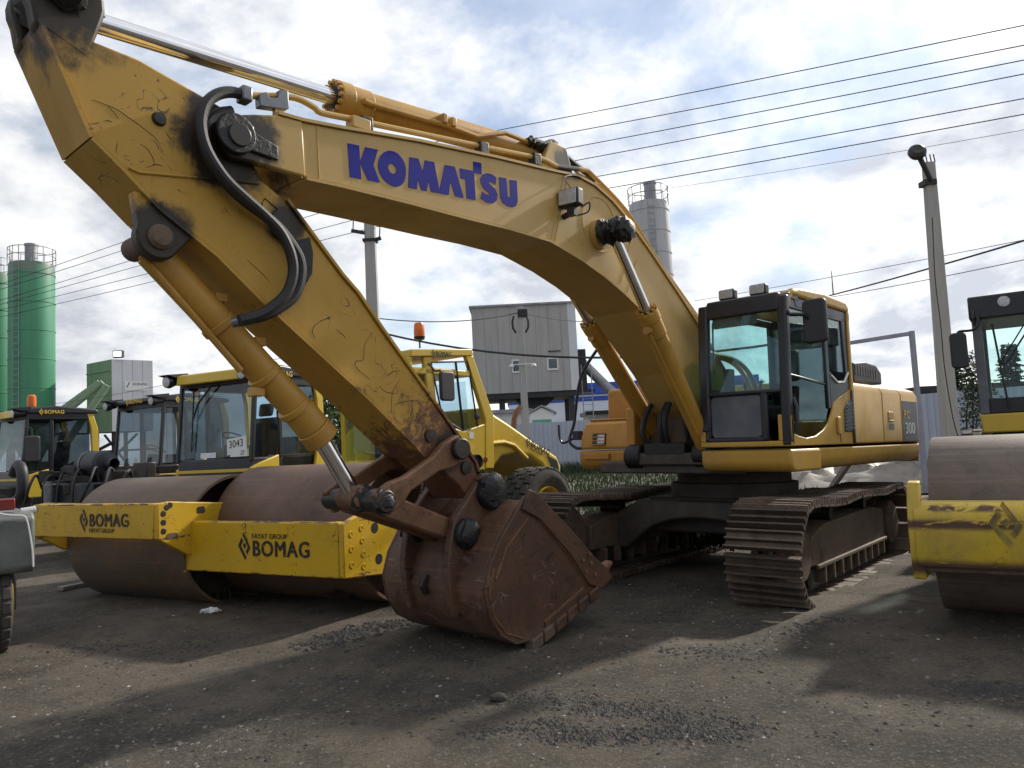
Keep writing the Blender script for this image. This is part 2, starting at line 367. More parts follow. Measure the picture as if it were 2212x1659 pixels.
rusty('drum_ochre', (.105, .074, .052), (.145, .100, .068), (.25, .110, .030), .62, 4, 1.0, .5, 0, .25, metal=0.0)
rusty('drum_grey', (.110, .082, .064), (.165, .126, .098), (.080, .057, .045), .62, 7, 1.2, .55, 0, .25, metal=0.0)
rusty('bucket_rust', (.066, .032, .020), (.115, .055, .030), (.024, .016, .013), .60, 2, 2.2, 0, .5, .6, scrape=1, soil=.06)
rusty('bucket_shell', (.085, .042, .027), (.155, .082, .048), (.032, .020, .016), .56, 6, 1.9, .4, .6, .6, scrape=1, soil=.10)
rusty('link_rust', (.13, .058, .030), (.22, .115, .055), (.045, .025, .018), .66, 3, 3.0, 0, .6, .4)
rusty('shoe_rust', (.105, .070, .050), (.19, .135, .098), (.042, .032, .026), .60, 5, 3.2, 0, 0, .7, rand=.55)
rusty('frame_mud', (.110, .074, .050), (.155, .108, .074), (.046, .034, .028), .75, 8, 1.7, 0, .2, .4)
# ================================================================== ground, before anything stands on it
GX = (-1e9, 1e9)
def ground_h(x, y):
    d = math.hypot(x, y)
    k = 1.0 if d < 30 else max(0.0, 1-(d-30)/20)
    z = .022*noise.fractal(Vector((x*.55, y*.55, 1.3)), 1.0, 2.0, 4) + .014*noise.noise(Vector((x*2.3, y*2.3, 4.1)))+.008*noise.noise(Vector((x*6, y*6, 2)))
    def sm(a, b, t): t = min(1.0, max(0.0, (t-a)/(b-a))); return t*t*(3-2*t)
    dip = .034*(min(max(y, 5.6), 11.6)-5.6)*sm(-.5, 1.6, x)*(1-sm(5.7, 7.3, x))*(1-sm(14, 22, y))     # the ground falls away under the excavator
    return z*k-dip
def ramp_axis(lo, hi, a, b, s, g=1.22):
    c = list(np.arange(a, b+s*.5, s)); d = s; x = c[-1]
    while x < hi: d *= g; x += d; c.append(x)
    d = s; x = c[0]; pre = []
    while x > lo: d *= g; x -= d; pre.append(x)
    return pre[::-1]+c
xs = ramp_axis(-900, 900, -6.5, 7.5, .085); ys = ramp_axis(-60, 1600, 2.0, 11.0, .085)
gv = [(x, y, ground_h(x, y)) for y in ys for x in xs]; nx = len(xs)
gf = [(j*nx+i, j*nx+i+1, (j+1)*nx+i+1, (j+1)*nx+i) for j in range(len(ys)-1) for i in range(nx-1)]
m = NM('dirt')
n1 = m.noise(.45, 8, .66, .4); n2 = m.noise(3.2, 9, .74, .2); n3 = m.noise(30, 6, .80)
c = m.mix(m.step(n1, .34, .68), (.070, .060, .050), (.178, .148, .115))
c = m.mix(m.math('MULTIPLY', m.step(n2, .44, .70), .70), c, (.040, .037, .034))
c = m.mix(m.math('MULTIPLY', m.step(n3, .50, .66), .60), c, (.26, .235, .20))
c = m.mix(m.math('MULTIPLY', m.step(m.noise(60, 5, .82, 0, m.vec(off=(5, 2, 0))), .54, .64), .75), c, (.014, .014, .014))
peb = m.step(m.voro(30), .20, .12); pm = m.step(m.noise(1.6, 6, .66, 0, m.vec(off=(3, 8, 1))), .46, .64)
c = m.mix(m.math('MULTIPLY', m.math('MULTIPLY', peb, pm), .6), c, (.27, .25, .225))
peb2 = m.step(m.voro(75), .24, .14)
c = m.mix(m.math('MULTIPLY', m.math('MULTIPLY', peb2, m.step(m.noise(2.4, 5, .6), .42, .6)), .45), c, (.24, .22, .19))
yy = m.sep()[1]
c = m.mix(m.step(yy, 14.0, 26.0), c, (.21, .185, .155))
m.bump(m.math('ADD', m.math('ADD', m.math('MULTIPLY', n3, 1.3), m.math('MULTIPLY', n2, 1.6)), m.math('MULTIPLY', m.math('ADD', peb, peb2), .35)), .95, .03)
m.out(c, m.math('SUBTRACT', .95, m.math('MULTIPLY', m.step(n1, .35, .6), .12)), 0, .25)
g = MB(); g.v = gv; g.f = gf
tag(g.build('ground', 'dirt', smooth=0), 'dark gravelly dirt yard with clods and pebbles', None, None, 'structure')
for p in bpy.data.objects['ground'].data.polygons: p.use_smooth = True

# ================================================================== the big excavator
EX = frame(43.0, (2.8, 10.0, -.03), 1.2, -1.0)
exc = empty('crawler_excavator', EX, 'large yellow crawler excavator with blue boom lettering and rusty bucket', 'excavator')
UC = Matrix.Translation((.15, .0, -.10)) @ Matrix.Rotation(math.radians(5.5), 4, 'Z') @ Matrix.Rotation(math.radians(-.6), 4, 'Y')       # undercarriage is turned a little against the house
def exp_(pts, ax, val): return [onto(EX, x, y, ax, val) for x, y in pts]
# ---- undercarriage
def track_path(n):
    R, X, zb, zt = .47, 2.0, 0.02, .965
    segs = []
    top = [(X-.1 - (2*X-.2)*i/24, zt - .035*math.sin(math.pi*i/24*2.0)**2) for i in range(25)]
    P = [(X+R*math.cos(math.radians(a)), .4925+.4725*math.sin(math.radians(a))) for a in range(-90, 91, 10)]
    P += top + [(-X+R*math.cos(math.radians(a)), .4925+.4725*math.sin(math.radians(a))) for a in range(90, 271, 10)]
    P += [(-X+2*X*i/20, zb) for i in range(1, 20)]
    L = [0]
    for i in range(len(P)): L.append(L[-1]+math.dist(P[i], P[(i+1) % len(P)]))
    out = []
    for k in range(n):
        s = L[-1]*k/n; i = max(j for j in range(len(P)) if L[j] <= s)
        a, b = P[i], P[(i+1) % len(P)]; t = (s-L[i])/max(1e-6, L[i+1]-L[i])
        out.append(((a[0]+(b[0]-a[0])*t, a[1]+(b[1]-a[1])*t), math.atan2(b[1]-a[1], b[0]-a[0])))
    return out, P
NSH = 48; path, PP = track_path(NSH)
SW = .36
sh = MB(); sh.box(-.098, .098, -SW, SW, .0, .022)
for gx, gh in ((-.088, .062), (-.008, .056), (.076, .056)):
    sh.prism([(gx-.012, -.022*0+.0), (gx+.02, .0), (gx+.012, -gh), (gx-.004, -gh)], 1, -SW, SW)
shoe_me = sh.mesh('track_shoe'); shoe_me.materials.append(MAT['shoe_rust'])
for side in (1, -1):
    yc = 1.295*side
    ch = MB(); n = len(PP)
    for dy in (-.09, .05):
        v = []
        for i, (x, z) in enumerate(PP):
            a = PP[i-1]; b = PP[(i+1) % n]; tx, tz = b[0]-a[0], b[1]-a[1]; l = math.hypot(tx, tz); nx_, nz_ = -tz/l, tx/l
            v += [(x+nx_*.025, yc+dy, z+nz_*.025), (x+nx_*.025, yc+dy+.04, z+nz_*.025), (x+nx_*.11, yc+dy+.04, z+nz_*.11), (x+nx_*.11, yc+dy, z+nz_*.11)]
        ch.add(v, [(4*i+k, 4*i+(k+1) % 4, 4*((i+1) % n)+(k+1) % 4, 4*((i+1) % n)+k) for i in range(n) for k in range(4)])
    tr = ch.build('crawler_track', 'steel_dark', exc, T=UC)
    for (x, z), a in path:
        o = bpy.data.objects.new('track_shoe', shoe_me); COL.objects.link(o); o.parent = tr
        o.matrix_local = Matrix.Translation((x, yc+random.uniform(-.006, .006), z+random.uniform(-.004, .004))) @ Matrix.Rotation(-a+random.uniform(-.03, .03), 4, 'Y') @ Matrix.Rotation(random.uniform(-.008, .008), 4, 'X')
    fr = MB()
    fr.prism([(-1.55, .33), (-1.50, .70), (-.9, .76), (1.15, .72), (1.62, .62), (1.62, .33)], 1, yc-.20, yc+.20)
    fr.box(-1.5, 1.55, yc+side*.20, yc+side*.24, .30, .345)
    for k in range(-4, 5): fr.box(k*.33-.03, k*.33+.03, yc-.24, yc+.24, .14, .33)
    fr.build('track_frame', 'frame_mud', exc, .012, T=UC)
    w = MB(); w.lathe([(.0, -.15), (.36, -.15), (.39, -.12), (.39, -.07), (.35, -.05), (.35, .05), (.39, .07), (.39, .12), (.36, .15), (.0, .15)], (2.0, yc, .4925), (0, 1, 0), 28)
    w.lathe([(.0, .15), (.26, .15), (.24, .23), (.0, .24)], (2.0, yc, .4925), (0, side, 0), 24)
    w.box(1.55, 2.25, yc+side*.18, yc+side*.22, .36, .60)
    w.build('idler', 'frame_mud', exc, T=UC)
    w = MB(); prof = []
    for k in range(21*4):
        a = 2*math.pi*k/84; r = .40 if k % 4 in (0, 1) else .335
        prof.append((-2.0+r*math.cos(a), .4925+r*math.sin(a)))
    w.prism(prof, 1, yc-.04, yc+.04); w.lathe([(0, .0), (.30, .0), (.29, .20), (.2, .25), (0, .25)], (-2.0, yc, .4925), (0, side, 0), 26)
    w.build('sprocket', 'frame_mud', exc, T=UC)
    for k in range(8):
        x = -1.5+k*.435
        MB().lathe([(0, -.17), (.08, -.17), (.12, -.15), (.12, -.09), (.095, -.07), (.095, .07), (.12, .09), (.12, .15), (.08, .17), (0, .17)], (x, yc, .225), (0, 1, 0), 14).build('track_roller', 'steel_dark', exc, T=UC)
    for x in (-.75, .75):
        MB().lathe([(0, -.16), (.075, -.16), (.075, .16), (0, .16)], (x, yc, .80), (0, 1, 0), 14).build('carrier_roller', 'steel_dark', exc, T=UC)
cf = MB()
ar = [(-1.12, .30), (-1.12, .74), (-.80, .90), (.80, .90), (1.12, .74), (1.12, .30), (.98, .30)]+arc(0, .30, .86, 22, 158, 12, .40)+[(-.98, .30)]
for x0, x1 in ((.62, .98), (-.98, -.62)): cf.prism(ar, 0, x0, x1)
cf.box(-.70, .70, -.80, .80, .50, .93); cf.build('center_frame', 'under_steel', exc, .03, T=UC)
MB().lathe([(.30, .76), (.80, .76), (.80, 1.00), (.72, 1.01), (.72, 1.17), (.3, 1.17)], (0, 0, 0), (0, 0, 1), 40).build('swing_ring', 'under_steel', exc)
# ---- revolving frame
rf = MB(); rf.prism([(1.55, 1.16), (1.55, 1.30), (-2.9, 1.34), (-2.9, 1.18)], 1, -1.0, .95); rf.prism([(1.62, 1.26), (1.62, 1.4), (1.1, 1.44), (-2.7, 1.44), (-2.7, 1.26)], 1, -.5, .48)
rf.build('revolving_frame', 'under_steel', exc, .02)
def skirt(x0, x1, ys_, z0, z1, name, mat):
    y_out, y_in = ys_; s = 1 if y_out > 0 else -1
    prof = [(y_in, z0+.02), (y_in, z1), (y_out, z1), (y_out, z0+.13)]+[(y_out-s*.13+s*.13*math.cos(math.radians(a)), z0+.13-.13*math.sin(math.radians(a))) for a in (20, 45, 70, 90)]
    return MB().prism(prof, 0, x0, x1).build(name, mat, exc, .018)
skirt(-2.78, .92, (1.50, .9), 1.19, 1.425, 'side_skirt', 'body_yellow')
fs = MB(); fs.prism([(.925, 1.19), (.925, 1.425), (1.70, 1.425), (1.70, 1.30)]+[(1.58+.12*math.cos(math.radians(a)), 1.31-.12*math.sin(math.radians(a))) for a in (20, 45, 70, 90)], 1, .50, 1.52)
fs.build('cab_skirt', 'body_yellow', exc, .03, seg=3)
skirt(-2.78, 1.02, (-1.50, -.62), 1.19, 1.44, 'side_skirt', 'deck_orange')
fr_ = MB(); fr_.prism([(1.02, 1.20), (1.02, 1.44), (1.30, 1.44), (1.30, 1.33)]+[(1.18+.12*math.cos(math.radians(a)), 1.32-.12*math.sin(math.radians(a))) for a in (20, 45, 70, 90)], 1, -1.52, -.62)
o = fr_.build('front_skirt', 'deck_orange', exc, .03, seg=3)
MB().box(1.30, 1.335, -1.42, -1.02, 1.325, 1.40).build('step_plate', 'deck_orange', exc, .008)
# ---- right side boxes
tb = MB(); tb.prism([(.35, 1.455), (1.30, 1.455), (1.28, 1.62), (1.20, 1.78), (1.10, 1.83), (.35, 1.83)], 1, -1.50, -.64)
tbo = tb.build('tool_box', 'deck_orange', exc, .035, seg=3)
MB().prism([(.40, 1.832), (1.12, 1.832), (1.12, 1.85), (.40, 1.85)], 1, -1.47, -.66).build('tool_box_lid', 'deck_orange', exc, .008)
hl = onto(EX, 1295, 949, 0, 1.28); LT = basis((1.288, hl.y, hl.z), (0, 1, 0), (-.18, 0, 1))
q = MB(); q.box(-.105, .105, -.075, .075, -.02, .012, LT); lo = q.build('headlamp_recess', 'black_paint', exc, .01)
MB().box(-.02, .095, -.06, .06, .004, .018, LT).build('headlamp_lens', 'lamp_glass', exc, .006)
for k in (-1, 0, 1, 2):
    MB().box(-.105, .105, -.075+.05*(k+1)-.005, -.075+.05*(k+1)+.006, .012, .026, LT).build('headlamp_bar', 'deck_orange', exc)
ft = MB(); ft.prism(rrect(-.75, .72, 1.455, 2.27, .06), 1, -1.46, -.58); fto = ft.build('fuel_tank', 'deck_orange', exc, .04, seg=3)
fc = onto(EX, 1391, 826, 0, .55)
MB().lathe([(0, 0), (.075, 0), (.075, .05), (.09, .05), (.09, .11), (0, .12)], (.55, fc.y, 2.27), (0, 0, 1), 20).build('filler_cap', 'deck_orange', exc)
MB().prism(rrect(-1.75, -.78, 1.455, 2.18, .06), 1, -1.46, -.55).build('hydraulic_tank', 'deck_orange', exc, .04)
hr = smoothpath([Vector((1.24, -1.48, 1.475)), Vector((1.26, -1.60, 1.48)), Vector((1.27, -1.70, 1.58))]+exp_([(1240, 915), (1244, 880), (1251, 830), (1264, 795), (1290, 755), (1310, 728), (1322, 719)], 0, 1.2)+[Vector((1.2, -.86, 2.95)), Vector((1.1, -.70, 2.96)), Vector((.8, -.62, 2.9)), Vector((.6, -.62, 2.3))], 4)
hro = MB().tube(hr, .021, 8).build('handrail', 'blue_rail', exc)
mk = exp_([(1207, 918), (1209, 945), (1216, 957), (1232, 951), (1248, 941)], 0, 1.2)
q = MB().tube(smoothpath(mk, 4), .016, 7); q.box(-.05, .05, -.05, .05, -.06, .06, Matrix.Translation(mk[-1])); q.build('mirror_bracket', 'blue_rail', hro)
mc = onto(EX, 1366, 753, 0, 1.0)
q = MB(); q.lathe([(0, .035), (.06, .03), (.115, .0), (.12, -.012), (.0, -.03)], mc, (.75, .45, .35), 22); q.build('round_mirror', 'black_paint', exc)
MB().lathe([(0, .052), (.06, .046), (.108, .012)], mc, (.75, .45, .35), 22).build('mirror_glass', 'chrome', exc)
MB().tube([mc, mc+Vector((-.1, .12, -.3)), (.8, -.66, 2.26)], .013, 6).build('mirror_stalk', 'black_paint', exc)
# ---- house behind the cab
hz = [(.62, 1.455), (1.50, 1.455), (1.50, 2.10), (1.46, 2.17), (1.36, 2.215), (1.0, 2.24), (.3, 2.26), (-.5, 2.26), (-.56, 2.22), (-.56, 1.455)]
def house(x0, x1, name): return MB().prism(hz, 0, x0, x1).build(name, 'body_yellow', exc, .02, seg=3)
house(-1.245, -.17, 'side_door'); house(-2.02, -1.255, 'engine_door'); house(-2.80, -2.03, 'rear_door')
MB().box(-2.0, -.3, -.9, .6, 2.2, 2.25).build('hood_top', 'body_yellow', exc, .01)
MB().prism([(-2.745, 1.47), (-2.06, 1.47), (-2.06, 2.02), (-2.745, 2.02)], 1, 1.498, 1.504).build('decal_panel', 'decal_grey', exc)
def side_text(t, x, z, h, mat, wx, bold):
    return text_mb(t, h, basis((x, 1.506, z), (-1, 0, 0), (0, 0, 1)), wx, bold, 'LEFT', 1.0, .001).build('lettering', mat, exc, smooth=0)
side_text('P', -2.12, 1.78, .11, 'decal_gold', 1.15, .03); side_text('C', -2.245, 1.78, .11, 'decal_gold', 1.15, .03); side_text('300', -2.14, 1.57, .155, 'decal_white', 1.35, .035)
for x, z in ((-1.55, 1.80), (-1.55, 1.72), (-1.55, 1.66)): pass
q = MB(); q.box(-1.66, -1.46, 1.49, 1.512, 1.76, 1.86); q.box(-1.66, -1.46, 1.49, 1.52, 1.735, 1.75); q.build('door_latch', 'body_yellow', exc, .006)
MB().box(-1.68, -1.49, 1.498, 1.503, 1.62, 1.70).build('warning_sticker', 'decal_grey', exc)
# counterweight: rounded back
cw = []
for a in range(0, 181, 10):
    cw.append((-2.82-.62*math.sin(math.radians(a)), 1.47*math.cos(math.radians(a)) if False else 1.47*(1-2*a/180)))
cwp = [(-2.81, -1.47)]+[(-2.81-.62*math.sqrt(max(0, 1-(abs(t)/1.0)**3.2)), 1.47*t) for t in [i/12-1 for i in range(25)]]+[(-2.81, 1.47)]
MB().prism(cwp, 2, 1.17, 2.19).build('counterweight', 'body_yellow', exc, .05, seg=3)
# muffler guard: dark perforated hood
gp = [onto(EX, *p, 1, .85) for p in ((1845, 826), (1845, 783), (1870, 781), (1893, 789), (1904, 806), (1906, 831))]
gpoly = [(p.x, p.z) for p in gp]
go = MB().prism(gpoly, 1, .20, .85).build('exhaust_guard', 'plastic_dark', exc, .03, seg=3)
gx0, gx1 = gpoly[-1][0], gpoly[0][0]; gz0 = gpoly[0][1]; gz1 = gpoly[1][1]
for r_ in range(2):
    for k in range(9):
        xx = gx1-.10-(gx1-gx0-.25)*k/9; zz_ = gz0+(.52+.25*r_)*(gz1-gz0)-.012*k*(gz1-gz0)
        MB().box(xx-.033, xx+.033, .846, .856, zz_-.03, zz_+.03).build('guard_slot', 'decal_black', go, .0)
MB().lathe([(.0, 0), (.06, 0), (.06, .25), (0, .25)], (gx0+.5, .5, gz1-.1), (0, 0, 1), 14).build('exhaust_pipe', 'steel_dark', exc)
hrn = [(1537, 735), (1560, 752), (1567, 768)]
# ---- cab
CY0, CY1, CX0, CX1 = .53, 1.545, -.16, 1.72
def xf(z): return 1.74-.0*z-.035*max(0, z-2.0)-.22*max(0, (z-2.75))**2     # the front leans back towards the roof
def zlist(a, b, n=6): return [a+(b-a)*i/n for i in range(n+1)]
cabf = MB()
def pillar(y0, y1, z0, z1, d=.09):
    Z = zlist(z0, z1, 8)
    poly = [(xf(z), z) for z in Z]+[(xf(z)-d, z) for z in Z[::-1]]
    return (poly, y0, y1)
q = MB(); q.prism(pillar(CY0, CY0+.115, 1.62, 3.02)[0], 1, CY0, CY0+.115); q.prism(pillar(CY1-.115, CY1, 1.46, 3.02)[0], 1, CY1-.10, CY1)
Z = zlist(2.86, 3.06, 3); q.prism([(xf(z)-.005, z) for z in Z]+[(xf(z)-.10, z) for z in Z[::-1]], 1, CY0+.10, CY1-.09)
q.prism([(xf(2.0)-.004, 2.0), (xf(2.05)-.004, 2.05), (xf(2.05)-.07, 2.05), (xf(2.0)-.07, 2.0)], 1, CY0+.10, CY1-.09)
q.prism([(xf(1.5)-.006, 1.50), (xf(1.56)-.006, 1.56), (xf(1.56)-.08, 1.56), (xf(1.5)-.08, 1.50)], 1, CY0+.05, CY1-.24)
q.box(xf(1.5)-.05, xf(1.5)-.006, CY0+.05, CY0+.12, 1.5, 2.05); q.box(xf(1.5)-.05, xf(1.5)-.006, CY1-.32, CY1-.24, 1.5, 2.05)
cabo = q.build('cab', 'cab_black', exc, .022, seg=3)
# roof
rp = [(1.52, 3.035), (1.46, 3.10), (1.30, 3.135), (.6, 3.17), (-.05, 3.15), (-.13, 3.10), (-.15, 3.03)]
MB().prism(rp, 1, CY0+.02, CY1-.01).build('roof', 'body_yellow', cabo, .05, seg=4)
MB().prism([(1.56, 2.99), (1.57, 3.05), (1.47, 3.085), (1.3, 3.05), (1.3, 2.99)], 1, CY0+.03, CY1-.03).build('roof_visor', 'cab_black', cabo, .015)
# yellow frame under the windscreen
q = MB(); q.box(1.66, 1.735, CY0-.01, CY1, 1.455, 1.512); q.box(1.66, 1.733, CY0-.01, CY0+.055, 1.51, 1.78); q.box(1.66, 1.733, CY1-.14, CY1, 1.51, 1.78)
q.build('cab_front_panel', 'body_yellow', cabo, .012)
# glass
def pane(poly, ax, v, mat, name='pane', t=.006): return MB().prism(poly, ax, v-t/2, v+t/2).build(name, mat, cabo, smooth=0)
Zg = zlist(2.04, 2.90, 6); gm = MB()
gm.prism([(xf(z)-.03, z) for z in Zg]+[(xf(z)-.036, z) for z in Zg[::-1]], 1, CY0+.10, CY1-.10); gm.build('windscreen', 'glass_teal', cabo, smooth=0)
MB().prism(rrect(CY0+.12, CY1-.32, 1.555, 2.0, .05), 0, xf(1.7)-.05, xf(1.7)-.035).build('lower_windscreen', 'dull_panel', cabo, .004)
# right side: one big window; back: window
q = MB()
q.prism([(1.60, 1.46), (1.60, 2.10), (-.1, 2.10), (-.1, 1.46)], 1, CY0, CY0+.04); q.box(-.16, -.04, CY0, CY0+.05, 1.46, 3.03); q.prism([(1.5, 2.92), (1.5, 3.03), (-.1, 3.03), (-.1, 2.95)], 1, CY0, CY0+.05)
q.box(-.16, -.10, CY0, CY1-.02, 1.46, 2.10); q.box(-.16, -.10, CY0, CY1-.02, 2.93, 3.03); q.box(-.16, -.04, CY1-.22, CY1-.06, 1.46, 3.03)
q.build('rear_wall', 'cab_black', cabo, .01)
pane([(1.6, 2.1), (1.55, 2.92), (-.06, 2.94), (-.06, 2.1)], 1, CY0+.02, 'glass_teal'); pane([(CY0+.05, 2.1), (CY1-.2, 2.1), (CY1-.2, 2.93), (CY0+.05, 2.93)], 0, -.13, 'glass_dark')
# left side (door)
SY = 1.505
q = MB()
q.prism([(1.62, 1.455), (1.62, 1.60), (1.46, 1.56), (1.25, 1.535), (1.0, 1.555), (.78, 1.62), (.62, 1.70), (.52, 1.80), (.46, 1.90), (.44, 1.95), (.18, 2.02), (-.02, 2.08), (-.165, 2.12), (-.165, 1.455)], 1, SY-.03, SY)
dl = q.build('door_panel', 'body_yellow', cabo, .010)
MB().prism([(.30, 1.72), (.30, 1.48), (.285, 1.48), (.285, 1.72)], 1, SY-.001, SY+.004).build('panel_seam', 'decal_black', dl)
MB().prism(rrect(.31, .40, 1.57, 1.77, .02), 1, SY, SY+.03).build('grab_handle', 'body_yellow', dl, .01)
vp = [(.155, 1.60), (-.14, 1.60), (-.14, 2.0), (.02, 1.96), (.14, 1.86)]
ve = MB().prism(vp, 1, SY-.002, SY+.012).build('vent', 'decal_grey', dl, .01)
for k in range(8):
    z = 1.64+k*.042; x1 = .135 if z < 1.84 else .135-(z-1.84)*.8
    MB().prism([(-.12, z), (x1, z-.035), (x1, z-.022), (-.12, z+.013)], 1, SY+.010, SY+.026).build('vent_slat', 'plastic_dark', ve)
q = MB()
q.prism([(xf(2.9)-.02, 2.90), (1.52, 3.03), (-.1, 3.03), (-.1, 2.90)], 1, SY-.04, SY)                     # head rail
q.prism([(.52, 1.86), (.60, 1.86), (.62, 2.95), (.52, 2.95)], 1, SY-.04, SY+.002)                          # B pillar
q.prism([(.46, 1.92), (.52, 1.85), (.52, 2.30), (.30, 2.18), (-.02, 2.22), (-.06, 2.32), (-.10, 2.32), (-.10, 2.10), (.15, 2.03)], 1, SY-.04, SY)
q.prism([(.0, 2.2), (-.1, 2.2), (-.1, 2.95), (.06, 2.95)], 1, SY-.04, SY); q.prism([(.62, 2.12), (1.58, 2.18), (1.58, 2.21), (.62, 2.15)], 1, SY-.03, SY-.01)
q.prism([(1.60, 1.62), (1.60, 2.95), (1.655, 2.8), (1.655, 1.60)], 1, SY-.04, SY+.002)
q.build('door_frame', 'cab_black', cabo, .010)
q = MB(); q.prism([(-.10, 2.07), (-.175, 2.07), (-.15, 3.05), (-.09, 3.06)], 1, SY-.06, SY+.02); q.prism([(-.09, 3.06), (1.4, 3.07), (1.50, 3.0), (1.54, 2.9), (1.57, 2.9), (1.55, 3.02), (1.42, 3.12), (-.12, 3.12)], 1, SY-.05, SY+.015)
q.build('rear_pillar', 'body_yellow', cabo, .012)
pane([(1.6, 2.2), (1.55, 2.9), (.62, 2.92), (.60, 2.15)], 1, SY-.02, 'glass_teal', 'door_window')
pane([(1.6, 1.58), (1.6, 2.19), (.60, 2.13), (.58, 1.85), (.7, 1.66), (1.0, 1.56), (1.3, 1.54)], 1, SY-.022, 'glass_dark', 'door_window')
pane([(.50, 2.3), (.52, 2.92), (.06, 2.92), (.0, 2.3)], 1, SY-.02, 'glass_teal', 'quarter_window')
MB().tube([(.49, SY+.004, 2.24), (.3, SY+.006, 2.165), (.1, SY+.006, 2.18), (-.05, SY+.006, 2.30)], .014, 6).build('trim_strip', 'decal_white', cabo)
q = MB(); q.tube([(1.635, SY+.03, 1.58), (1.635, SY+.06, 1.68), (1.62, SY+.06, 1.85), (1.61, SY+.02, 1.95)], .022, 7); q.build('door_handle', 'black_paint', cabo)
MB().prism([(1.35, 2.93), (.25, 2.93), (.25, 3.02), (1.42, 3.02)], 1, SY+.001, SY+.005).build('window_visor', 'dull_panel', cabo)
# interior
q = MB(); q.prism(rrect(.20, .75, .80, 1.28, .06), 2, 1.75, 1.92); q.prism([(.18, 1.88), (.32, 1.88), (.16, 2.62), (.04, 2.6)], 1, .80, 1.28); q.prism([(.10, 2.62), (.20, 2.62), (.14, 2.86), (.05, 2.86)], 1, .90, 1.18)
q.build('seat', 'seat_cloth', cabo, .05, seg=3)
q = MB(); q.prism([(.55, 1.55), (1.35, 1.55), (1.2, 1.72), (.9, 1.86), (.62, 1.98), (.5, 1.98)], 1, 1.33, 1.46); q.build('side_console', 'console_green', cabo, .04, seg=3)
q = MB(); q.box(.3, .95, .58, .74, 1.5, 2.0); q.tube([(.85, .66, 1.98), (.9, .66, 2.2)], .018); q.build('console', 'seat_cloth', cabo, .02)
q = MB(); q.box(.35, .7, 1.33, 1.42, 1.9, 2.02); q.tube([(.68, 1.37, 2.0), (.74, 1.37, 2.22)], .018); q.build('armrest', 'seat_cloth', cabo, .02)
MB().box(1.40, 1.5, .70, .80, 2.0, 2.32).build('monitor', 'seat_cloth', cabo, .02)
MB().prism(rrect(.66, 1.18, 2.76, 2.88, .03), 0, 1.60, 1.61).build('sun_shade', 'dull_panel', cabo)
for k in (0, 1): MB().tube([(1.40+.06*k, .93+.18*k, 1.52), (1.45+.06*k, .93+.18*k, 1.9), (1.43, .93+.18*k, 2.15)], .016).build('lever', 'black_paint', cabo)
MB().tube(smoothpath([(1.66, .69, 2.82), (1.675, .69, 2.5), (1.685, .70, 2.25)], 4), .010, 6).build('wiper', 'black_paint', cabo)
# roof lamps
for px_, py_ in ((1569, 637), (1636, 626)):
    c_ = onto(EX, px_, py_, 0, 1.50); T = Matrix.Translation((1.47, c_.y, max(c_.z, 3.13)))
    lb = MB().box(-.06, .045, -.095, .095, -.055, .062, T).build('roof_lamp', 'plastic_dark', cabo, .02)
    MB().box(.046, .056, -.082, .082, -.045, .05, T).build('lamp_lens', 'lamp_glass', lb, .008)
    MB().box(-.03, .02, -.02, .02, -.12, -.05, T).build('lamp_bracket', 'black_paint', lb)
a0 = onto(EX, 1800, 636, 1, 1.3); a1 = onto(EX, 1796, 586, 1, 1.3)
MB().tube([a0, a1], [.008, .004], 6).build('antenna', 'black_paint', cabo)
# mirror
mp = [onto(EX, *p, 0, 1.62) for p in ((1737, 648), (1783, 648), (1781, 738), (1737, 738))]
my0, my1 = min(p.y for p in mp), max(p.y for p in mp); mz0, mz1 = min(p.z for p in mp)+.0, max(p.z for p in mp)
mo = MB().prism(rrect(my0, my1, mz0, mz1, .05), 0, 1.57, 1.64).build('side_mirror', 'plastic_dark', cabo, .02, seg=3)
MB().prism(rrect(my0+.02, my1-.02, mz0+.03, mz1-.03, .04), 0, 1.563, 1.569).build('mirror_glass', 'chrome', mo)
MB().tube([(1.62, SY+.02, 2.86), (1.68, SY+.07, 2.80), (1.68, my0+.04, 2.78), (1.62, my0+.06, 2.74)], .022, 7).build('mirror_arm', 'black_paint', mo)
# pipes by the boom foot seen through the cab
for k in (0, 1):
    MB().tube(smoothpath([(1.3, .42-.08*k, 2.55), (.6, .42-.08*k, 2.5), (.2, .42-.08*k, 2.30), (.0, .42-.08*k, 1.9)], 5), .03, 8).build('hydraulic_pipe', 'boom_yellow', exc)
# ---- boom
def xz(pts, y): return [(p.x, p.z) for p in exp_(pts, 1, y)]
btop = xz([(600, 248), (653, 263), (737, 279), (904, 307), (1071, 342), (1197, 372), (1247, 382), (1284, 402), (1321, 435), (1354, 475), (1404, 545), (1475, 652), (1515, 715)], .3)+[(.62, 2.32), (.30, 2.03)]
bbot = [(.22, 1.72), (.42, 1.58), (.80, 1.62)]+xz([(1512, 880), (1470, 800), (1381, 665), (1347, 632), (1304, 595), (1254, 559), (1187, 519), (1097, 492), (1004, 469), (877, 435), (737, 400), (660, 383)], .3)
bo = MB().prism(btop+bbot, 1, -.297, .297).build('boom', 'boom_yellow', exc, .012, 30)
flp = MB()      # flange lips along top and bottom
def lip(pts, dz, w):
    for i in range(len(pts)-1):
        a, b = Vector(pts[i]), Vector(pts[i+1]); t = (b-a).normalized(); n_ = Vector((-t.y, t.x))*dz
        flp.prism([tuple(a), tuple(b), tuple(b+n_), tuple(a+n_)], 1, -w, w)
lip(btop[:-1], -.022, .318); lip(bbot[2:][::-1], .022, .318)
flp.build('boom_flange', 'boom_yellow', bo)
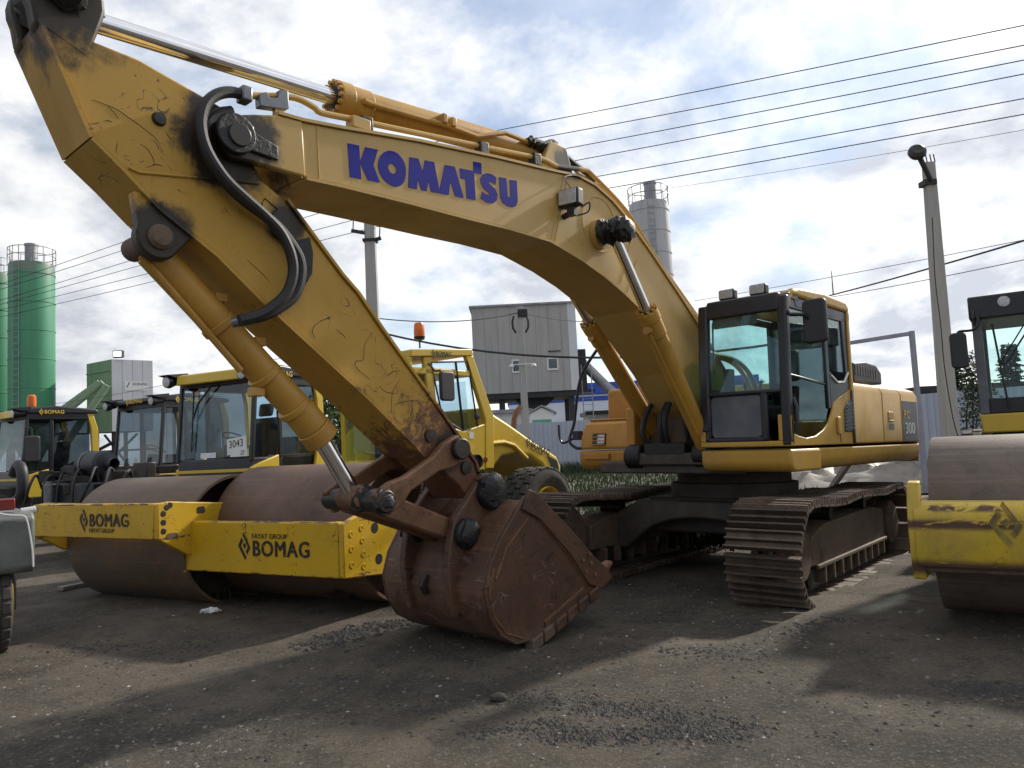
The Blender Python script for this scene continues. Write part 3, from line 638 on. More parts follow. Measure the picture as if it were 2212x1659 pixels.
for s in (1, -1):
    fk = xz([(653, 263), (600, 249), (545, 247), (505, 249), (478, 262), (472, 290), (478, 318), (500, 340), (547, 352), (660, 383)], .3)
    MB().prism(fk, 1, s*.24, s*.31).build('boom_fork', 'boom_yellow', bo, .015)
    tip = onto(EX, 505, 292, 1, .31)
    b2 = MB().prism([(tip.x+.10*math.cos(a), tip.z+.11*math.sin(a)) for a in [i*math.pi/8 for i in range(4, 13)]]+[(tip.x-.34, tip.z-.10), (tip.x-.34, tip.z+.06)] if False else arc(tip.x, tip.z, .13, 0, 350, 20), 1, s*.31, s*.36)
    b2.build('pin_boss', 'grease', bo, .01)
    MB().prism(arc(tip.x-.015, tip.z-.01, .075, 0, 345, 16), 1, s*.355, s*.375).build('pin_cap', 'boom_yellow', bo, .006)
    MB().prism([(tip.x-.06, tip.z-.075), (tip.x-.30, tip.z-.095), (tip.x-.30, tip.z+.005), (tip.x-.06, tip.z+.07)], 1, s*.312, s*.335).build('pin_lock', 'grease', bo, .01)
    lk = onto(EX, 540, 295, 1, .34); MB().box(lk.x-.02, lk.x+.02, s*.312, s*.36, lk.z-.07, lk.z+.07).build('lock_bolt', 'fitting', bo, .01)
# seam welds on the side
for (xa, ya, xb, yb) in ((648, 262, 652, 385), (684, 272, 690, 395), (1218, 378, 1190, 520), (1226, 380, 1198, 524), (1362, 520, 1341, 610), (1376, 560, 1352, 640)):
    a, b = onto(EX, xa, ya, 1, .298), onto(EX, xb, yb, 1, .298); MB().tube([a, b], .006, 6).build('weld_seam', 'boom_yellow', bo)
ce = onto(EX, 1295, 485, 1, .298)
MB().lathe([(.27, 0), (.275, .006), (.285, .006), (.29, 0)], (ce.x, .297, ce.z), (0, 1, 0), 36).build('weld_ring', 'boom_yellow', bo)
# lettering traced letter by letter
def KP(pts): return [(737.3+x*.17707, 288+y*.17707) for x, y in pts]
LET = [[(75,120),(216,150),(243,557),(103,532)], [(290,168),(447,200),(392,385),(470,600),(322,572),(236,375),(236,325)],
 [(830,288),(940,310),(993,462),(1018,328),(1132,352),(1197,695),(1262,384),(1385,408),(1495,788),(1387,766),(1330,585),(1310,752),(1092,712),(1065,580),(1040,705),(975,692),(932,560),(922,682),(815,660)],
 [(1443,424),(1612,460),(1608,344),(1706,362),(1713,500),(1618,480),(1640,815),(1530,795),(1513,562),(1452,548)],
 [(1893,540),(1880,628),(1840,600),(1805,590),(1798,605),(1820,630),(1880,680),(1908,750),(1895,820),(1850,855),(1780,845),(1697,795),(1718,712),(1770,745),(1805,750),(1800,730),(1740,680),(1700,610),(1697,550),(1725,500),(1780,485),(1840,500)],
 [(1922,532),(2014,550),(2030,770),(2050,780),(2060,770),(2052,567),(2140,578),(2153,830),(2130,885),(2090,902),(2030,890),(1960,840),(1938,780)]]
oo = [(445,385),(455,320),(480,270),(515,235),(560,215),(600,213),(640,222),(685,245),(720,280),(752,322),(775,370),(787,425),(788,480),(783,535),(770,580),(748,615),(720,640),(685,652),(650,650),(610,638),(570,615),(528,577),(490,530),(466,485),(450,435)]
oi = [(572,400),(582,383),(600,372),(618,374),(635,385),(650,400),(662,420),(668,440),(668,460),(662,478),(650,488),(635,491),(620,490),(604,480),(590,465),(581,447),(574,428),(572,415),(571,407)]
def letter(q): q.build('letter', 'decal_blue', bo, smooth=0)
for i, L in enumerate(LET):
    letter(MB().prism(xz(KP(L), .299), 1, .2975, .3005))
po, pi_ = xz(KP(oo), .299), xz(KP(oi), .299); q = MB(); A = [(x, .3005, z) for x, z in po]; B = [(x, .3005, z) for x, z in pi_]
def ringfaces(na, nb):
    f = []; j = 0
    for i in range(na):
        f.append((i, (i+1) % na, na+j % nb))
        while (j+1)/nb <= (i+1)/na+1e-9: f.append(((i+1) % na, na+(j+1) % nb, na+j % nb)); j += 1
    return f
q.add(A+B, ringfaces(len(A), len(B))); letter(q)
# ---- arm
aL = xz([(90, 43), (200, 297), (273, 370), (347, 450), (470, 550), (567, 648), (737, 805), (791, 854), (891, 954), (918, 984), (991, 1047)], .22)
aR = xz([(1031, 1020), (1025, 1000), (958, 900), (825, 714), (771, 634), (737, 595), (680, 518), (617, 433), (567, 390)], .22)+[(7.05, 3.72)]+xz([(450, 213), (300, 127)], .22)
arm = MB().prism(aL+[(4.98, 1.10), (4.86, 1.12)]+aR, 1, -.217, .217).build('arm', 'arm_yellow', exc, .014, 30)
fl = MB()
def lip2(pts, dz, w, tgt):
    for i in range(len(pts)-1):
        a, b = Vector(pts[i]), Vector(pts[i+1]); t = (b-a).normalized(); n_ = Vector((-t.y, t.x))*dz
        tgt.prism([tuple(a), tuple(b), tuple(b+n_), tuple(a+n_)], 1, -w, w)
lip2(aL[:-1], .022, .238, fl); lip2(aR[:8], .022, .236, fl); fl.build('arm_flange', 'arm_yellow', arm)
wl_ = [onto(EX, *p, 1, .222) for p in ((278, 362), (300, 372), (560, 396))]
MB().tube(wl_, .010, 6).build('weld_seam', 'arm_yellow', arm)
for y in (.15, -.15):      # tail ears with the rod pin
    MB().prism(arc(7.97, 4.08, .20, -30, 200, 14)+[(7.86, 3.75), (8.12, 3.86)], 1, y-.07, y+.07).build('tail_ear', 'arm_yellow', arm, .02)
q = MB(); q.blob((7.97, .0, 4.09), (.20, .26, .18), 3, .18, 16, 10, 3); q.blob((7.99, .24, 4.12), (.15, .10, .13), 6, .2, 12, 8, 3); q.build('pin_grease', 'grease', arm)
bk = onto(EX, 350, 510, 1, .24)
for y, er in ((.17, .135), (-.17, .04)):
    MB().prism([(7.60 if er > .1 else 7.5, 3.06)]+arc(bk.x-(.0 if er > .1 else .06), bk.z+(.0 if er > .1 else .06), er, 25, -125, 14)+[(7.20, 2.90), (7.42, 3.06)], 1, y-.055, y+.044).build('cylinder_ear', 'arm_yellow', arm, .015)
MB().lathe([(0, .03), (.055, .03), (.075, .01), (.075, -.42), (0, -.42)], (bk.x, .22, bk.z), (0, 1, 0), 20).build('cylinder_pin', 'frame_mud', arm)
for px_, py_, rr in ((928, 941, .05), (1006, 1010, .055)):
    p = onto(EX, px_, py_, 1, .22); MB().lathe([(0, .02), (rr, .018), (rr, -.02)], (p.x, .22, p.z), (0, 1, 0), 16).build('side_boss', 'steel_dark', arm)
wd = onto(EX, 344, 257, 1, .222); MB().lathe([(0, .03), (.035, .028), (.045, 0)], (wd.x, .215, wd.z), (0, 1, 0), 14).build('side_boss', 'steel_dark', arm)
def outline(pts, y, name, mat, par, r=.006, close=True):
    P = [onto(EX, *p, 1, y) for p in pts]
    if close: P.append(P[0])
    MB().tube(P, r, 5).build(name, mat, par)
dc = [(559, 445), (585, 418), (632, 462), (608, 500)]; outline([(566, 440), (572, 428), (600, 452), (570, 475)], .221, 'warning_decal', 'decal_black', arm, .004)
outline([(590, 500), (596, 497), (612, 508), (608, 518), (596, 512)], .221, 'warning_decal', 'decal_black', arm, .003)
# long gouges in the arm paint
def gouge(pts, sc_, ox, oy, y=.2175, par=arm, r=.0022):
    P = [onto(EX, ox+a/sc_, oy+b/sc_, 1, y) for a, b in pts]; n_ = len(P)
    MB().tube(smoothpath(P, 3), [r*(.35+.65*math.sin(math.pi*(k+.5)/(3*(n_-1)+1))) for k in range(3*(n_-1)+1)], 5).build('scratch', 'steel_dark', par)
for G in ([(600, 645), (690, 680), (760, 710), (860, 780), (940, 840), (1010, 900), (1060, 1000)], [(700, 690), (740, 730), (770, 770)], [(905, 930), (960, 970), (1000, 1060), (945, 1085)], [(990, 1072), (1020, 1066), (1055, 1078)], [(680, 780), (705, 782), (727, 790)], [(1070, 850), (1090, 880), (1108, 910)], [(750, 990), (756, 950), (760, 925)]): gouge(G, 3, 0, 0)
for G in ([(1600, 130), (1680, 200), (1750, 270)], [(2130, 500), (2050, 545), (2025, 590), (2040, 640)], [(1640, 330), (1655, 350), (1690, 380)]): gouge(G, 3, 0, 518.4)
for G in ([(340, 250), (290, 330), (280, 430), (230, 440), (245, 490), (330, 560)], [(430, 540), (470, 510), (520, 500)], [(465, 780), (470, 640), (520, 560)], [(100, 230), (150, 270), (165, 290)], [(480, 720), (560, 700), (640, 690)], [(0, 180), (40, 165), (75, 150)], [(560, 830), (600, 760), (590, 690)], [(380, 600), (430, 640), (500, 650)], [(620, 900), (640, 820), (700, 780)]): gouge(G, 3, 691.2, 633.6)
# ---- boom cylinders
def cylinder(name, foot, mid, top, rb, rrod, mat='cylinder_yellow', headbolts=10):
    foot, mid, top = Vector(foot), Vector(mid), Vector(top); d = (top-foot).normalized()
    b = MB(); b.cyl(foot+d*.05, mid-d*.28, rb, n=24); b.cyl(mid-d*.30, mid-d*.12, rb*1.10, n=24); b.cyl(mid-d*.12, mid, rb*1.18, n=24)
    ob = b.build(name, mat, exc, .008)
    MB().cyl(mid-d*.05, top, rrod, n=20).build('rod', 'chrome', ob)
    a = d.orthogonal().normalized(); c_ = d.cross(a)
    for i in range(headbolts):
        t = 2*math.pi*i/headbolts; p = mid+(a*math.cos(t)+c_*math.sin(t))*rb*1.02
        MB().cyl(p-d*.02, p+d*.03, .018, n=6).build('bolt', mat, ob)
    MB().cyl(mid, mid+d*.012, rrod*1.35, n=18).build('wiper_seal', 'grease', ob)
    return ob, d
for s in (1, -1):
    if s == 1: tp_, md_, ft_ = onto(EX, 1322, 500, 1, .47), onto(EX, 1397, 673, 1, .47), None
    else: tp_ = Vector((3.14, -.47, 3.65)); md_ = Vector((2.62, -.47, 2.86))
    d_ = (md_-tp_).normalized(); ft_ = md_+d_*1.95
    if s == -1: md_ = onto(EX, 1274, 697, 1, -.47); tp_ = Vector((3.12, -.47, 3.66)); d_ = (md_-tp_).normalized(); ft_ = md_+d_*1.95
    ob, d = cylinder('boom_cylinder', ft_, md_, tp_, .098, .055)
    ob_p = md_-d*.26+Vector((.08, .06 if s == 1 else -.02, 0)); 
    q = MB(); q.tube(smoothpath([md_-d*.25+Vector((.13, .0, .0)), md_-d*.33+Vector((.14, 0, 0)), md_-d*.6+Vector((.115, 0, 0)), md_-d*1.2+Vector((.11, .02, 0)), md_-d*1.6+Vector((.12, .04, 0))], 4), .022, 8)
    q.cyl(md_-d*.25+Vector((.05, 0, 0)), md_-d*.25+Vector((.17, 0, 0)), .045, n=12); q.build('oil_pipe', 'cylinder_yellow', ob)
    q = MB(); q.cyl(ft_+Vector((0, -.12, 0)), ft_+Vector((0, .12, 0)), .13, n=18); q.build('cylinder_eye', 'grease', ob)
    pl = Vector((tp_.x, 0, tp_.z))
    q = MB(); q.cyl((pl.x, s*.29, pl.z), (pl.x, s*.36, pl.z), .15, n=20); q.build('pin_boss', 'boom_yellow', bo)
    q = MB()
    for k in range(7): q.blob((pl.x+.02*math.sin(k*2.1), s*(.37+.045*k), pl.z+.015*math.cos(k*1.7)), (.125, .06, .115), k+s, .20, 14, 9, 4)
    q.build('pin_grease', 'grease', bo)
q = MB()
for k, (y0, dz) in enumerate(((.36, 0), (.30, .0), (.02, .0), (-.05, 0), (-.3, 0))):
    q.tube(smoothpath([(1.62-.05*k, y0, 1.98), (1.70-.03*k, y0, 1.80), (1.62, y0, 1.6), (1.50, y0*.8, 1.45), (1.3, y0*.7, 1.38)], 5), .032, 8)
q.build('hydraulic_hose', 'rubber', exc)
q = MB(); q.box(1.25, 1.62, -.30, .25, 1.36, 1.52); q.box(1.2, 1.45, .28, .46, 1.38, 1.75); q.cyl((1.5, -.58, 1.36), (1.5, -.36, 1.36), .15, n=18); q.cyl((1.5, .34, 1.38), (1.5, .60, 1.38), .15, n=18); q.build('cylinder_bracket', 'grease', exc, .02)
q = MB(); q.box(.9, 1.2, -.5, .45, 1.4, 2.1); q.build('valve_cover', 'frame_mud', exc, .03)
MB().box(.95, 1.5, -.62, -.50, 1.44, 1.95).build('boom_bracket', 'deck_orange', exc, .02)
# ---- arm cylinder on top of the boom
at, ah, af = Vector((7.97, 0, 4.09)), onto(EX, 722, 211, 1, 0), onto(EX, 1172, 338, 1, 0)
ob, d = cylinder('arm_cylinder', af, ah, at, .112, .062, headbolts=14)
q = MB(); q.cyl(af+Vector((0, -.15, 0)), af+Vector((0, .15, 0)), .13, n=20); q.build('cylinder_eye', 'grease', ob)
MB().cyl(af+Vector((0, .15, 0)), af+Vector((0, .19, 0)), .085, n=20).build('pin_cap', 'boom_yellow', ob, .01)
for s in (1, -1): MB().prism([(af.x+.12, af.z+.06), (af.x-.12, af.z+.06), (af.x-.28, 4.02), (af.x+.34, 4.02)], 1, s*.18-.03, s*.18+.03).build('cylinder_ear', 'boom_yellow', bo, .01)
def tube_px(pts, y, r, name, mat, par, k=4, sm=True):
    P = [onto(EX, x, yy_, 1, y) for x, yy_ in pts]
    return MB().tube(smoothpath(P, k) if sm else P, r, 9).build(name, mat, par)
tube_px([(787, 218), (820, 230), (967, 272), (1020, 291), (1036, 294), (1085, 288), (1098, 290), (1143, 308)], .14, .022, 'oil_pipe', 'cylinder_yellow', ob)
tube_px([(531, 207), (560, 207), (620, 209), (650, 216), (680, 233), (695, 244), (762, 258), (787, 264), (1047, 318), (1155, 340), (1175, 345), (1200, 358), (1217, 362), (1262, 367), (1280, 378), (1350, 452), (1404, 535), (1470, 640), (1518, 705)], .22, .023, 'boom_pipe', 'boom_yellow', bo)
tube_px([(1247, 374), (1292, 400), (1356, 472), (1440, 590), (1518, 700)], .10, .022, 'boom_pipe', 'boom_yellow', bo)
for p in ((787, 264), (1155, 341), (1040, 317)):
    c_ = onto(EX, *p, 1, .22); MB().box(-.05, .05, -.045, .045, -.08, .035, Matrix.Translation(c_) @ Matrix.Rotation(.05, 4, 'Y')).build('pipe_clamp', 'steel_dark', bo, .008)
for p in ((953, 262), (972, 270)):
    c_ = onto(EX, *p, 1, .12); MB().box(-.025, .025, -.06, .06, -.03, .05, Matrix.Translation(c_)).build('pipe_clamp', 'cylinder_yellow', ob, .008)
c_ = onto(EX, 774, 272, 1, .22); MB().box(c_.x-.08, c_.x+.08, .17, .27, c_.z-.04, c_.z+.05).build('pipe_bracket', 'boom_yellow', bo, .008)
tube_px([(1141, 304), (1152, 305), (1180, 314), (1208, 327), (1238, 352), (1262, 370), (1285, 388)], .16, .030, 'hydraulic_hose', 'rubber', bo)
tube_px([(1150, 312), (1178, 328), (1203, 345), (1228, 372)], .06, .030, 'hydraulic_hose', 'rubber', bo)
tube_px([(1172, 315), (1200, 322), (1225, 342), (1252, 376)], -.02, .028, 'hydraulic_hose', 'rubber', bo)
for p in ((1146, 305), (1158, 310), (1168, 315)):
    c_ = onto(EX, *p, 1, .14); MB().blob(c_, (.05, .05, .05), p[0], .3, 8, 6).build('hose_fitting', 'grease', bo)
# bracket and big hoses looping over the arm
br = [onto(EX, *p, 1, .24) for p in ((556, 205), (558, 232), (600, 238), (620, 238), (618, 198), (600, 196), (596, 214), (578, 214), (572, 201))]
MB().prism([(p.x, p.z) for p in br], 1, .20, .27).build('hose_bracket', 'fitting', bo, .006)
p0, p1 = onto(EX, 600, 238, 1, .24), onto(EX, 604, 280, 1, .24); MB().box(min(p0.x, p1.x)-.03, max(p0.x, p1.x)+.03, .22, .26, p1.z, p0.z).build('hose_bracket_leg', 'boom_yellow', bo, .005)
c_ = onto(EX, 528, 206, 1, .30); MB().box(-.035, .035, -.05, .05, -.05, .05, Matrix.Translation(c_)).build('hose_fitting', 'fitting', bo, .012)
hp = [(528, 206), (500, 199), (470, 204), (445, 224), (434, 262), (440, 305), (458, 345), (490, 390), (530, 428), (575, 468), (607, 503), (628, 548), (633, 590), (620, 632), (590, 662), (555, 682), (517, 692)]
hoses = MB(); P = [onto(EX, x, y_, 1, .30+.06*math.sin(math.pi*i/len(hp))) for i, (x, y_) in enumerate(hp)]
hoses.tube(smoothpath(P, 5), .036, 10); hoses.build('arm_hose', 'rubber', arm)
hp2 = [(500, 240), (470, 246), (446, 270), (440, 310), (455, 352), (492, 400), (535, 440), (590, 480), (625, 520), (648, 560), (650, 600), (636, 640), (600, 668), (566, 684), (530, 690)]
P = [onto(EX, x, y_, 1, .27) for x, y_ in hp2]; MB().tube(smoothpath(P, 5), .034, 10).build('arm_hose', 'rubber', arm)
MB().prism(xz([(640, 520), (668, 512), (676, 545), (674, 590), (658, 618), (642, 622), (632, 640), (640, 600), (646, 560)], .222), 1, .217, .225).build('grease_smear', 'grease', arm)
c_ = onto(EX, 505, 694, 1, .30); MB().tube([onto(EX, 545, 687, 1, .30), onto(EX, 500, 698, 1, .24)], [.044, .030], 10).build('hose_fitting', 'fitting', arm)
# ---- bucket cylinder and linkage
bp0, bp1, bp2 = Vector((bk.x, 0, bk.z)), onto(EX, 697, 950, 1, 0), onto(EX, 768, 1075, 1, 0)
ob, d = cylinder('bucket_cylinder', bp0, bp1, bp2, .108, .062, headbolts=0)
for t in (.36, .62, .80): MB().cyl(bp0+(bp1-bp0)*t, bp0+(bp1-bp0)*(t+.03), .120, n=24).build('clamp_band', 'cylinder_yellow', ob, .006)
for t, dy in ((.30, .1), (.52, .1), (.66, -.1)):
    p = bp0+(bp1-bp0)*t; n_ = Vector((d.z, 0, -d.x)); MB().box(-.04, .04, -.05, .05, -.03, .03, Matrix.Translation(p+n_*(.125 if dy > 0 else -.125))).build('band_bolt', 'cylinder_yellow', ob, .006)
n_ = Vector((d.z, 0, -d.x))
MB().tube([bp0+(bp1-bp0)*.02-n_*.10+Vector((0, .06, 0)), bp0+(bp1-bp0)*.55-n_*.125+Vector((0, .05, 0))], .024, 8).build('oil_pipe', 'cylinder_yellow', ob)
LP = onto(EX, 825, 1083, 1, .30); AP = onto(EX, 982, 970, 1, .30); B2 = onto(EX, 985, 1150, 1, .20); B1 = onto(EX, 1043, 1062, 1, .24)
q = MB(); q.cyl((bp2.x, -.14, bp2.z), (bp2.x, .14, bp2.z), .095, n=20); q.build('rod_knuckle', 'link_rust', exc, .02)
MB().cyl((LP.x, -.365, LP.z), (LP.x, .365, LP.z), .082, n=20).build('knuckle_pin', 'steel_dark', exc, .01)
q = MB(); q.blob((bp2.x, .10, bp2.z), (.10, .07, .10), 4, .2, 12, 8); q.blob((LP.x, .33, LP.z), (.09, .05, .09), 9, .2, 12, 8); q.prism([(bp2.x+.0, bp2.z-.08), (bp2.x-.02, bp2.z+.08), (LP.x-.05, LP.z+.07), (LP.x, LP.z-.08)], 1, -.12, .12); q.build('pin_grease', 'grease', exc, .02)
for s in (1, -1):
    a, b = Vector((LP.x, LP.z)), Vector((AP.x, AP.z)); t = (b-a).normalized(); nn = Vector((-t.y, t.x))
    pl = [a+nn*.10-t*.05, a+nn*.105+t*.12, a+nn*.055+t*.24, b+nn*.06-t*.25, b+nn*.11-t*.10, b+nn*.10+t*.06, b-nn*.10+t*.06, b-nn*.11-t*.10, b-nn*.07-t*.25, a-nn*.07+t*.24, a-nn*.10+t*.10, a-nn*.09-t*.06]
    MB().prism([tuple(p) for p in pl], 1, s*.275, s*.345).build('side_link', 'link_rust', exc, .015)
    q = MB(); q.cyl((AP.x, s*.215, AP.z), (AP.x, s*.40, AP.z), .085, n=18); q.build('link_pin', 'steel_dark', exc, .01)
a, b = Vector((LP.x, LP.z)), Vector((B2.x, B2.z)); t = (b-a).normalized(); nn = Vector((-t.y, t.x))
q = MB()
for y0, y1 in ((-.20, -.06), (.06, .20)): q.prism([tuple(p) for p in (a+nn*.09, b+nn*.075-t*.05, b+nn*.085+t*.05, b-nn*.085+t*.05, b-nn*.09-t*.1, a-nn*.10)], 1, y0, y1)
q.prism([tuple(p) for p in (a+nn*.06+t*.15, b+nn*.05-t*.2, b-nn*.05-t*.2, a-nn*.06+t*.15)], 1, -.07, .07)
q.build('bucket_link', 'link_rust', exc, .02)
# ---- bucket
lipP = Vector((3.93, .26))
back = [(3.74, .28), (4.0, .18), (4.35, .055), (4.65, -.015), (4.88, -.01), (5.06, .09), (5.17, .25), (5.21, .44), (5.15, .64), (5.03, .82), (4.88, .98), (4.73, 1.09)]
inner = []
for i, p in enumerate(back):
    a = Vector(back[max(i-1, 0)]); b = Vector(back[min(i+1, len(back)-1)]); t = (b-a).normalized(); inner.append((p[0]-t.y*.035, p[1]+t.x*.035))
BW = .60
bkt = MB().prism(back+inner[::-1], 1, -BW, BW).build('bucket', 'bucket_shell', exc, .008)
sideP = [(3.70, .34), (3.91, .50), (4.24, .80), (4.66, 1.14), (4.74, 1.12)]+back[::-1][1:-1]+[(3.76, .28)]
for s in (1, -1): MB().prism(sideP, 1, s*(BW-.005), s*(BW+.035)).build('side_plate', 'bucket_rust', bkt, .010)
for s in (1, -1):
    MB().prism([(4.72, 1.18), (4.62, 1.14), (4.15, .77), (3.88, .54), (3.70, .42), (3.64, .33), (3.80, .26), (3.98, .32), (4.22, .60), (4.60, .93), (4.80, 1.02)], 1, s*(BW+.035), s*(BW+.06)).build('side_cutter', 'bucket_rust', bkt, .010)
    MB().prism([(4.05, .155), (4.42, .50), (4.52, .40), (4.40, .12), (4.2, .10)] if False else [(3.98, .20), (4.04, .30), (4.56, .11), (4.54, .03), (4.3, .08)], 1, s*(BW+.034), s*(BW+.055)).build('wear_strip', 'bucket_rust', bkt, .006)
    for p in ((3.95, .50), (4.06, .54), (3.90, .40), (4.02, .44), (3.97, .58)): MB().cyl((p[0], s*(BW+.06), p[1]), (p[0], s*(BW+.07), p[1]), .018, n=8).build('bolt', 'link_rust', bkt)
for s in (1, -1):
    for P in ([(4.60, .93), (4.22, .60), (3.98, .32)], [(5.12, .60), (5.17, .42), (5.12, .24), (5.0, .10), (4.82, .03)], [(4.04, .30), (4.56, .11)], [(4.72, .95), (4.98, .74), (5.10, .52)]):
        MB().tube([(x, s*(BW+.037), z) for x, z in P], .009, 5).build('weld_bead', 'link_rust', bkt)
for k in range(6):
    x = 3.92+k*.150; z0 = .215-.050*k
    MB().prism([(x-.065, z0-.02), (x+.065, z0-.065), (x+.065, z0+.04), (x-.065, z0+.08)], 1, BW-.02, BW+.075).build('heel_shroud', 'bucket_rust', bkt, .015)
for k in range(5):
    y = -BW+.10+k*(2*BW-.20)/4
    ad = MB().prism([(4.04, .16), (3.76, .25), (3.67, .33), (3.77, .39), (4.04, .30)], 1, y-.075, y+.075).build('tooth_adapter', 'bucket_rust', bkt, .015)
    MB().add([(3.71, y-.065, .24), (3.71, y+.065, .24), (3.73, y+.065, .37), (3.73, y-.065, .37), (3.46, y-.045, .42), (3.46, y+.045, .42), (3.47, y+.045, .455), (3.47, y-.045, .455)],
             [(0,1,2,3),(7,6,5,4),(0,4,5,1),(1,5,6,2),(2,6,7,3),(3,7,4,0)]).build('tooth', 'link_rust', ad, .02)
for s in (1, -1):
    q = MB(); y = .27*s
    q.prism(arc(B1.x, B1.z, .15, -10, 150, 8)+arc(B2.x+.02, B2.z, .13, 110, 240, 8)+[(5.42, .50), (5.58, .36), (5.64, .55), (5.60, .82), (5.3, 1.06), (4.8, 1.05)] if False else
            [(B1.x-.17, B1.z-.12), (B1.x-.15, B1.z+.06), (B1.x-.08, B1.z+.15), (B1.x+.05, B1.z+.15), (B1.x+.17, B1.z+.02), (B2.x+.10, B2.z+.12), (B2.x+.14, B2.z), (5.28, .60), (5.26, .38), (5.20, .20), (5.1, .3), (4.95, .80)], 1, y-.035, y+.035)
    q.build('hinge_plate', 'bucket_shell', bkt, .012)
    q = MB(); q.cyl((B1.x, s*.24, B1.z), (B1.x, s*.40, B1.z), .14, n=20); q.cyl((B2.x, s*.23, B2.z), (B2.x, s*.36, B2.z), .12, n=20); q.build('hinge_pin', 'grease', bkt, .02)
    q = MB(); q.blob((B1.x+.02, s*.38, B1.z+.04), (.13, .06, .12), 3+s, .2, 12, 8); q.blob((B2.x, s*.36, B2.z), (.11, .05, .11), 5+s, .2, 12, 8); q.build('pin_grease', 'grease', bkt)
MB().tube([(5.20, -.05, .36), (5.25, -.05, .42), (5.20, -.05, .50)], .03, 7).build('lifting_eye', 'steel_dark', bkt)
# ---- work lamp on the boom
c_ = onto(EX, 1235, 428, 1, .42); T = Matrix.Translation(c_) @ Matrix.Rotation(.12, 4, 'Z')
lb = MB().box(-.055, .06, -.12, .10, -.085, .085, T).build('boom_lamp', 'plastic_dark', bo, .02)
MB().box(.061, .07, -.105, .085, -.07, .07, T).build('lamp_lens', 'lamp_glass', lb, .01)
q = MB(); q.box(-.03, .03, -.04, .04, -.17, -.08, T); q.tube(smoothpath([c_+Vector((-.03, .09, -.10)), c_+Vector((-.1, .13, -.05)), c_+Vector((-.14, .08, -.12)), c_+Vector((-.05, .0, -.16))], 4), .008, 6); q.tube([(c_.x-.02, .30, c_.z-.15), (c_.x, .42, c_.z-.14)], .03, 8)
q.tube(smoothpath([c_+Vector((-.02, 0, .08)), c_+Vector((0, -.08, .22)), onto(EX, 1247, 378, 1, .30)], 4), .006, 5); q.build('lamp_bracket', 'black_paint', lb)
# ================================================================== road rollers
def fxz(M, pts, y): return [(p.x, p.z) for p in (onto(M, a, b, 1, y) for a, b in pts)]
def fyz(M, pts, x): return [(p.y, p.z) for p in (onto(M, a, b, 0, x) for a, b in pts)]
LOGO = [[(828,380),(985,650),(905,768),(868,720),(925,640),(800,435)], [(770,475),(812,525),(755,620),(885,815),(850,865),(683,620)], [(840,565),(887,615),(848,675),(800,610)]]
def logo_mb(h, T, ex=.002):
    m = MB()
    for L in LOGO:
        P = [((x-835)/490*h, -(y-622)/490*h) for x, y in L]
        m.add([(x, y, ex) for x, y in P], [tuple(range(len(P)))[::-1]], T)
    return m
def badge(o, right, up, h, mat, par, order='right', sub=True, wx=.95):
    """diamond mark + maker's word + small line"""
    T = basis(o, right, up)
    logo_mb(h*1.9, T).build('emblem', mat, par, smooth=0)
    g = h*.75
    text_mb('BOMAG', h, T @ Matrix.Translation((g, -h*.5 if order == 'right' else -h*.62, 0)), wx, .034, 'LEFT', 1.10).build('lettering', mat, par, smooth=0)
    if sub:
        zz_ = -h*1.0 if order == 'right' else h*.52
        w1 = max(v[0] for v in text_mb('FAYAT', h*.33, Matrix.Identity(4), 1.02, .008, 'LEFT', 1.04).v)+h*.15
        text_mb('FAYAT', h*.33, T @ Matrix.Translation((g, zz_, 0)), 1.02, .008, 'LEFT', 1.04).build('lettering', mat, par, smooth=0)
        text_mb('GROUP', h*.33, T @ Matrix.Translation((g+w1, zz_, 0)), 1.02, .008, 'LEFT', 1.04).build('lettering', mat, par, smooth=0)
def drum(par, mat, r=.74, w=1.05):
    d = MB(); d.lathe([(r-.035, -w), (r-.004, -w), (r, -w+.01), (r, w-.01), (r-.004, w), (r-.035, w), (r-.035, .55), (.15, .50), (.0, .50)], (0, 0, r), (0, 1, 0), 72)
    d.lathe([(0, -.50), (.15, -.50), (r-.035, -.55), (r-.035, -w)], (0, 0, r), (0, 1, 0), 72)
    do = d.build('drum', mat, par, smooth=40)
    for s in (1, -1): MB().lathe([(0, .50), (.30, .50), (.30, .86), (.24, .92), (0, .92)], (0, 0, r), (0, s, 0), 24).build('drum_hub', 'steel_dark', do)
    return do
def tyre(par, c, r=.74, w=.52, side=1, T=None):
    m = MB(); h = w/2
    m.lathe([(r*.52, -h*.8), (r*.80, -h), (r*.93, -h*.92), (r*.955, -h*.6), (r*.96, 0), (r*.955, h*.6), (r*.93, h*.92), (r*.80, h), (r*.52, h*.8)], c, (0, 1, 0), 40)
    to = m.build('tyre', 'rubber_dusty', par, T=T)
    L = MB(); N = 22
    for k in range(N):
        for j, off in ((-1.5, 0), (-.5, .5), (.5, 0), (1.5, .5)):
            a = 2*math.pi*(k+off)/N; R_ = Matrix.Translation(c) @ Matrix.Rotation(a, 4, 'Y')
            yc = j*w*.235; hw = w*.105; ha = r*math.pi/N*.82
            L.box(-ha, ha, yc-hw, yc+hw, r*.93, r*.995, R_)
    L.build('tread', 'rubber_dusty', to, .012)
    MB().lathe([(0, .02), (r*.16, .02), (r*.20, -.04), (r*.46, -.10), (r*.50, .06), (r*.53, .07), (r*.53, -.05), (0, -.05)], (c[0], c[1]+side*h*.72, c[2]), (0, side, 0), 28).build('rim', 'cab_yellow', to)
glassm('glass_smoke', (.42, .50, .54), .14)
plain('rubber_dusty', (.075, .068, .060), .85, 0, .45, 6, .3, 40, (.035, .034, .033))

